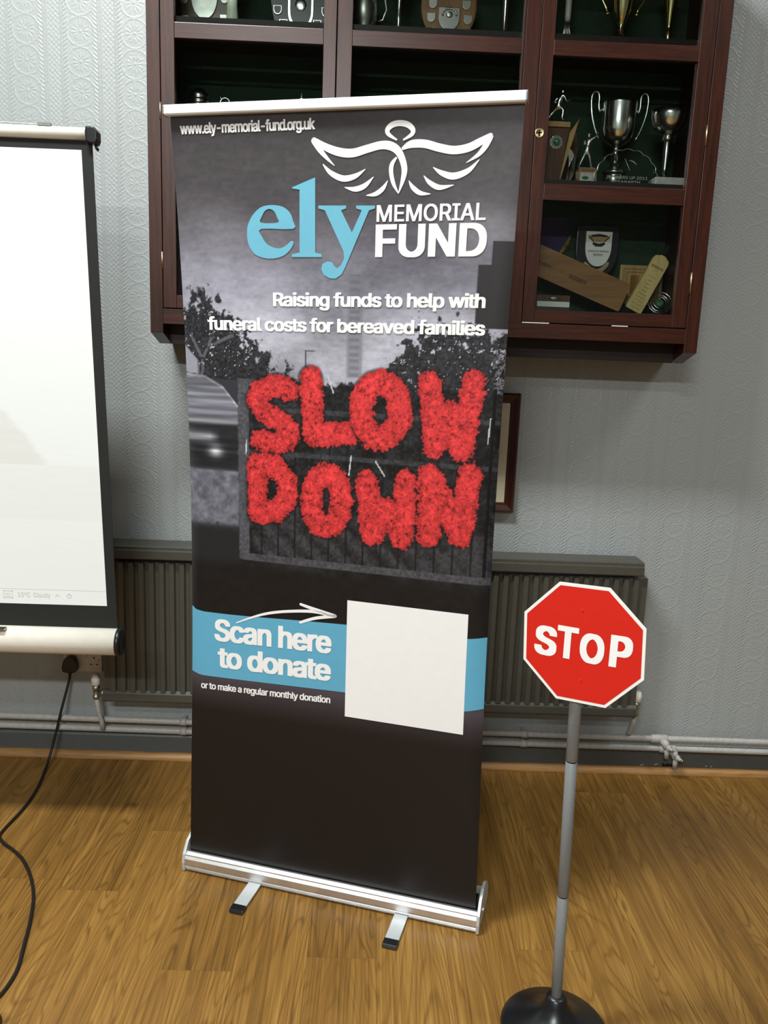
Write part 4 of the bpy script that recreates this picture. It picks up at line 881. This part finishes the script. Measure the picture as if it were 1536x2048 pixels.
for s in (-1, 1): b = MB(); b.tube([(.706+s*q, -.15, ZA+z) for q, z in ((.036, .18), (.066, .17), (.062, .135), (.048, .112), (.043, .096))], .0034, 10); b.ball((.706+s*.044, -.15, ZA+.098), .006); obj('handle', b, 'gold', t)
t = thing('gold_cup', (.855, -.15, ZA), 'tall slim gold trophy cup at the right end of the top shelf', 'trophy')
b = MB(); b.box(.832, .893, -.178, -.122, ZA+.001, ZA+.006); obj('base_plate', b, 'stone', t, .001)
b = MB(); b.lathe([(.011, .006), (.006, .012), (.0065, .02), (.009, .04), (.0085, .062), (.007, .064), (.0085, .07), (.013, .11), (.020, .14), (.032, .19), (.030, .19), (.0, .13)], (.850, -.15, ZA), 28); obj('cup', b, 'gold', t)

# --- middle shelf, right door
t = thing('runner_trophy', (.532, -.17, ZB), 'silver running figure on a wedge shaped wooden block, beside the lock', 'trophy')
b = MB(); b.prism([(x, -.195, z) for x, z in ((.497, ZB+.001), (.545, ZB+.001), (.566, ZB+.160), (.497, ZB+.160))], (0, .05, 0)); o = obj('block', b, 'wood_brown', t, .0015)
b = MB(); b.box(.494, .567, -.200, -.142, ZB+.161, ZB+.176); obj('block_top', b, 'wood_pale', t, .001)
b = MB(); b.prism([(x, -.204, z) for x, z in ((.545, ZB+.001), (.547, ZB+.02), (.566, ZB+.145), (.592, ZB+.185))], (0, .035, 0)); obj('side_wedge', b, 'wood_pale', t)
b = MB(); b.prism([(.529+r*math.cos(a), -.196, ZB+.118+r*math.sin(a)) for a, r in [(k*math.pi/24, .0205 if k % 4 < 2 else .0185) for k in range(48)]], (0, -.003, 0)); o = obj('rosette', b, 'silver', t, .0008)
b = MB(); b.lathe([(.011, 0), (.011, .001), (0, .001)], (.529, -.199, ZB+.118), 20, 0, (0, -1, 0)); b.add([], []); obj('rosette_centre', b, 'green_glass', o)
b = MB(); b.tube([(.523, -.2005, ZB+.110), (.529, -.2005, ZB+.126), (.535, -.2005, ZB+.110)], .0012, 6); obj('rosette_mark', b, 'silver', o)
b = MB(); figure(b, (.531, -.17, ZB+.181), .098, dict(pelvis=(-.02, .46), chest=(.08, .72), neck=(.11, .82), head=(.13, .90), crown=(.13, .95), ls=(.14, .76, -.09), le=(.24, .58, -.1), lh=(.36, .66, -.08), rs=(.03, .76, .09), re=(-.10, .62, .12), rh=(.02, .52, .10), lk=(.17, .36, -.05), la=(.14, .10, -.05), lt=(.21, .05, -.05), rk=(-.14, .28, .05), ra=(-.28, .10, .05), rt=(-.30, .03, .05)))
b.box(.505, .556, -.182, -.158, ZB+.1765, ZB+.181); obj('figure', b, 'silver', t)
t = thing('plate_plaque', (.588, -.09, ZB), 'brown wooden plaque with a curved silver plate behind the runner trophy', 'trophy')
b = MB(); b.prism([(x, -.09, z) for x, z in ((.545, ZB+.001), (.604, ZB+.001), (.622, ZB+.13), (.612, ZB+.172), (.596, ZB+.186), (.550, ZB+.186))], (0, .018, 0)); obj('board', b, 'wood_brown', t, .002)
arc = [(-.02*1.0+.036*math.cos(a), .055*math.sin(a)) for a in np.linspace(-1.35, 1.45, 14)]; inn = [(-.024+.020*math.cos(a), .050*math.sin(a)) for a in np.linspace(1.4, -1.3, 12)]
b = MB(); b.prism([(.590+x, -.128-.01*abs(z)/.055, ZB+.066+z) for x, z in arc+inn], (0, .004, 0)); obj('curved_plate', b, 'silver', t, .0008)
t = thing('figure_trophy', (.635, -.16, ZB), 'bronze toned sports figure on a small labelled wooden block', 'trophy')
b = MB(); b.box(.607, .662, -.188, -.135, ZB+.001, ZB+.050); obj('block', b, 'wood_mid', t, .0012)
b = MB(); b.box(.611, .660, -.1895, -.1882, ZB+.003, ZB+.038); o = obj('label_plate', b, 'stone', t)
b = MB(); b.ball((.626, -.1897, ZB+.022), (.011, .0006, .005)); obj('label_emblem', b, 'green_glass', o)
b = MB(); figure(b, (.632, -.16, ZB+.054), .108, dict(pelvis=(.0, .50), chest=(.03, .74), neck=(.03, .84), head=(.02, .91), crown=(.02, .96), ls=(.10, .78, -.06), le=(.20, .84, -.08), lh=(.26, .98, -.06), rs=(-.06, .78, .05), re=(-.09, .62, .02), rh=(.02, .58, -.08), lk=(.10, .26, -.02), la=(.15, .06), lt=(.18, .02, -.06), rk=(-.10, .27, .02), ra=(-.19, .06), rt=(-.22, .02, -.05)))
b.box(.610, .660, -.172, -.148, ZB+.0505, ZB+.055); obj('figure', b, 'pewter', t)
t = thing('silver_cup', (.735, -.13, ZB), 'large silver two handled cup in the middle of the right cabinet', 'trophy')
cx = .731
b = MB(); b.lathe([(.033, .001), (.033, .040), (.030, .046), (.037, .048), (.037, .057), (.026, .062), (.022, .070), (.017, .084), (.0125, .088), (.013, .098), (.009, .104), (.008, .118), (.011, .122), (.008, .127), (.016, .132), (.030, .139), (.043, .153), (.050, .175), (.0515, .20), (.053, .250), (.0545, .256), (.051, .256), (.049, .20), (.0, .145)], (cx, -.12, ZB), 40); obj('cup', b, 'silver', t)
for s in (-1, 1):
    H = [(.052, .232), (.060, .230), (.064, .245), (.064, .268), (.068, .283), (.077, .287), (.085, .280), (.088, .26), (.084, .222), (.072, .182), (.056, .150), (.040, .146)]
    b = MB(); b.tube([(cx+s*x, -.12, ZB+z) for x, z, *_ in smooth_loop([(a, c, 0) for a, c in H], 3)[:-5]], .0034, 10); obj('handle', b, 'silver', t)
t = thing('glass_trophy', (.746, -.20, ZB), 'clear scalloped glass trophy engraved with lettering, in front of the big silver cup', 'trophy')
n = 9; sc = []
for k in range(n*6+1):
    a = math.pi*k/(n*6); sc.append((.746+(.094+.0045*abs(math.sin(a*n)))*math.cos(a), ZB+.012+(.090+.0045*abs(math.sin(a*n)))*math.sin(a)))
b = MB(); b.prism([(x, -.205, z) for x, z in sc+[(.655, ZB+.001), (.837, ZB+.001)]], (0, .011, 0)); o = obj('glass_plate', b, 'crystal', t, .002)
b = MB()
for body, x0, x1, z in (('RUNNERS UP 2011', .690, .812, ZB+.020), ('LLANARTH', .716, .790, ZB+.0075)): b.flat(text(body, x0, x1, z, .0085, z, .01), lambda a, c: (a, -.2056, c), 0)
b.flat(ribbon([(.738, ZB+.078, .001), (.748, ZB+.060, .002), (.756, ZB+.045, .001)]), lambda a, c: (a, -.2056, c)); b.flat(ribbon([(.752, ZB+.074, .001), (.765, ZB+.070, .003), (.775, ZB+.062, .001)]), lambda a, c: (a, -.2056, c))
obj('engraving', b, 'stone', o)
rim = MB(); rim.tube([(x, -.2055, z) for x, z in sc], .0017, 8); obj('bevelled_rim', rim, 'silver', o)
t = thing('goblet', (.868, -.15, ZB), 'silver goblet with slanted rim on a white stone base, right end of the middle shelf', 'trophy')
b = MB(); b.box(.830, .926, -.225, -.155, ZB+.001, ZB+.027); obj('base_block', b, 'stone', t, .002)
b = MB(); b.lathe([(.020, .027), (.020, .031), (.008, .036), (.0075, .06), (.0095, .085), (.0105, .11), (.0095, .13), (.011, .135), (.017, .137), (.017, .146), (.012, .149), (.020, .153), (.036, .164), (.047, .182), (.052, .205), (.053, .222), (.0515, .222), (.046, .19), (.0, .16)], (.866, -.19, ZB), 36); obj('cup', b, 'silver', t)

# --- bottom shelf, right door
t = thing('pennant', (.565, -.02, 1.95), 'purple pennant with gold fringe hanging at the back, above the old bat', 'pennant')
b = MB(); b.prism([(.480, -.020, 1.955), (.622, -.020, 1.955), (.632, -.020, 1.875), (.575, -.020, 1.800), (.480, -.020, 1.700)], (0, .002, 0)); obj('cloth', b, 'purple', t)
b = MB()
for k in range(26): u = k/25; x, z = .634-.062*u, 1.905-.110*u; b.tube([(x, -.024, z), (x-.006-.004*math.sin(k*2.1), -.026, z-.030-.006*math.sin(k*1.3))], .0016, 5)
o = obj('fringe', b, 'fringe', t, label='gold thread fringe'); o['kind'] = 'stuff'
def bat(name, label, T_, mats, y, lines, w_, l_, hl):
    """blade from its toe at T_[0] along direction T_[1]"""
    (tx, tz), a = T_; ca, sa = math.cos(a), math.sin(a); Q = lambda u, v, d=0: (tx+ca*u-sa*v, y-d, tz+sa*u+ca*v)
    t = thing(name, Q(0, 0), label, 'cricket bat')
    b = MB(); b.prism([Q(u, v) for u, v in [(0, -w_/2+.004), (0, w_/2-.004), (.004, w_/2), (l_*.90, w_/2), (l_*.955, w_/2*.86), (l_*.985, w_*.20), (l_, w_*.14), (l_, -w_*.14), (l_*.985, -w_*.20), (l_*.955, -w_/2*.86), (l_*.90, -w_/2), (.004, -w_/2)]], (0, .014, 0))
    for body, u, v0, v1, cap, ro in lines:
        fn = (lambda p, q, u=u: Q(u-q, p, .0006)) if ro else (lambda p, q, u=u: Q(u+p, q, .0006))
        if body == '~': b.flat(ribbon([(v0+(v1-v0)*k/9, cap*(.5+.45*math.sin(k*2.3+u*900)), .0007) for k in range(10)], 3), fn, 1)   # faded, unreadable handwriting
        else: b.flat(text(body, v0, v1, 0, cap, 0, .012), fn, 1)
    obj('blade', b, [mats, 'ink_dark'], t, 0)
    h = MB(); h.tube([Q(l_, 0, -.007), Q(l_+hl, 0, -.007)], w_*.13, 12); obj('handle', h, 'black_matt' if hl < .2 else 'bat', t)
bat('cricket_bat', 'large worn brown cricket bat lying aslant across the bottom shelf', ((.800, 1.700), math.pi-R(20.5)), 'bat', -.125,
    [('SURRIDGE', .165, -.030, .030, .012, 0), ('STUART SURRIDGE', .30, -.04, .04, .008, 0), ('~', .275, -.032, .030, .014, 0), ('~', .215, -.03, .02, .008, 0)], .092, .46, .22)
rng = random.Random(3); LN = [('SLAZENGER', .152, -.021, .021, .0075, 1), ('\u2014', .140, -.006, .006, .004, 1)]
LN += [('~', .118, -.014, .014, .003, 1)] + [(w_, .105-.0115*k, -.006-.0015*(k % 3)-.008*(k > 3), .008+.0018*((k*2) % 4)+.008*(k > 3), .0046, 1) for k, w_ in enumerate('~~~~~~~~~')]
bat('cricket_bat', 'small pale signed cricket bat leaning upright at the right of the bottom shelf', ((.821, 1.6615), R(64.5)), 'bat_pale', -.155, LN, .054, .188, .035)
t = thing('shield_trophy', (.712, -.06, 1.76), 'dark shield plaque with white shield, gold scroll and crossed bats crest, bottom shelf', 'trophy')
b = MB(); b.prism([(x, -.070, z) for x, z in shield(.712, 1.762, 1.928, .138, 12)], (0, .014, 0)); obj('board', b, 'black_wood', t, .003)
b = MB(); b.prism([(x, -.071, z) for x, z in shield(.714, 1.800, 1.908, .084, 12)], (0, -.003, 0), 0)
F = lambda a, c: (a, -.0746, c)
for body, x0, x1, z, cap in (('ASSOCIATE MEMBERS', .681, .749, 1.8445, .0052), ('TROPHY', .697, .731, 1.8315, .0082)): b.flat(text(body, x0, x1, z, cap, z, .012), F, 1)
b.flat(ribbon([(.684, 1.889, .010), (.714, 1.882, .016), (.744, 1.889, .010)]), F, 2); b.flat(ribbon([(.698, 1.872, .006), (.714, 1.866, .010), (.730, 1.872, .006)]), F, 1)
for s in (-1, 1): b.flat(ribbon([(.714+s*.018, 1.876, .003), (.714+s*.035, 1.896, .002)]), F, 1); b.flat(ribbon([(.714+s*.008, 1.862, .003), (.714+s*.020, 1.870, .003)]), F, 1)
b.flat(ribbon([(.690, 1.894, .006), (.714, 1.896, .009), (.738, 1.894, .006)]), F, 1)
obj('white_shield', b, ['ink_white', 'ink_dark', 'wood_pale'], t)
b = MB(); rb = ribbon([(.676, 1.808, .010), (.684, 1.800, .012), (.696, 1.790, .012), (.712, 1.786, .012), (.728, 1.790, .012), (.741, 1.801, .012), (.748, 1.811, .010)])
b.flat(rb, lambda a, c: (a, -.0730, c), 0); b.flat(rb, lambda a, c: (a, -.0718, c-.0012), 0); b.flat(text('1999', .703, .723, 1.7835, .006, 1.7835, .01), lambda a, c: (a, -.0736, c), 1); obj('scroll', b, ['brass', 'ink_dark'], t)
t = thing('wooden_plaque', (.868, -.03, 1.72), 'flat pale wooden plaque propped at the back behind the small signed bat', 'plaque')
b = MB(); b.box(.800, .942, -.046, -.032, ZC+.04, 1.812); o = obj('board', b, 'wood_pale', t, .002)
b = MB()
for d in (.012, .022):
    x0, x1, z0, z1 = .800+d, .942-d, ZC+.04+d, 1.812-d
    for a in ((x0, x1, z0, z0+.0012), (x0, x1, z1-.0012, z1), (x0, x0+.0012, z0, z1), (x1-.0012, x1, z0, z1)): b.add([(a[0], -.0465, a[2]), (a[1], -.0465, a[2]), (a[1], -.0465, a[3]), (a[0], -.0465, a[3])], [(0, 1, 2, 3)])
b.add([(.835, -.0464, 1.72), (.862, -.0464, 1.72), (.862, -.0464, 1.78), (.835, -.0464, 1.78)], [(0, 1, 2, 3)], 1)
obj('inlay', b, ['ink_dark', 'wood_mid'], o)
b = MB(); b.box(.79, .944, -.060, -.032, ZC+.0005, ZC+.039); obj('plinth', b, 'black_wood', t, .002)
t = thing('crystal_dish', (.912, -.15, ZC), 'cut crystal dish with green centre in the bottom right corner of the cabinet', 'dish')
b = MB(); ax = Vector((-.1, -.92, .38)).normalized(); cc = Vector((.906, -.14, ZC+.037))
pr = [(.012, .010), (.016, .012), (.024, .006), (.034, .012), (.0365, .010), (.034, .004), (.020, -.006), (0, -.006)]; b.lathe(pr, cc, 22, 0, ax, False); obj('dish', b, 'crystal', t)
for k in range(22): pass
b = MB()
for r, h in ((.0355, .0115), (.0265, .0085), (.0185, .012)):
    U = ax.cross(Vector((1, 0, 0))).normalized(); V = ax.cross(U); b.tube([cc+ax*h+(U*math.cos(a)+V*math.sin(a))*r*(1+.05*(k % 2)) for k, a in enumerate(np.linspace(0, 2*math.pi, 33)[:-1])], .0015, 6, 0, True)
obj('cut_rings', b, 'silver', t)
b = MB(); b.lathe([(.0125, .006), (.012, .011), (.006, .014), (0, .0145)], cc, 20, 0, ax); obj('centre_stone', b, 'green_glass', t)
b = MB(); b.box(.885, .935, -.155, -.115, ZC+.0005, ZC+.008); obj('stand', b, 'black', t, .002)
t = thing('block_trophy', (.560, -.18, ZC), 'low wooden block trophy with silver emblem and white plate, bottom left of the right cabinet', 'trophy')
b = MB(); b.box(.500, .606, -.205, -.135, ZC+.0005, ZC+.048); o = obj('block', b, 'wood_brown', t, .002)
b = MB(); b.box(.503, .604, -.2085, -.2055, ZC+.012, ZC+.028); obj('white_plate', b, 'sign_white', t)
b = MB(); b.ball((.556, -.206, ZC+.038), (.012, .002, .006)); b.tube([(.540, -.206, ZC+.036), (.548, -.207, ZC+.041), (.556, -.206, ZC+.036), (.565, -.207, ZC+.041), (.572, -.206, ZC+.036)], .0018, 6); obj('emblem', b, 'pewter', t)
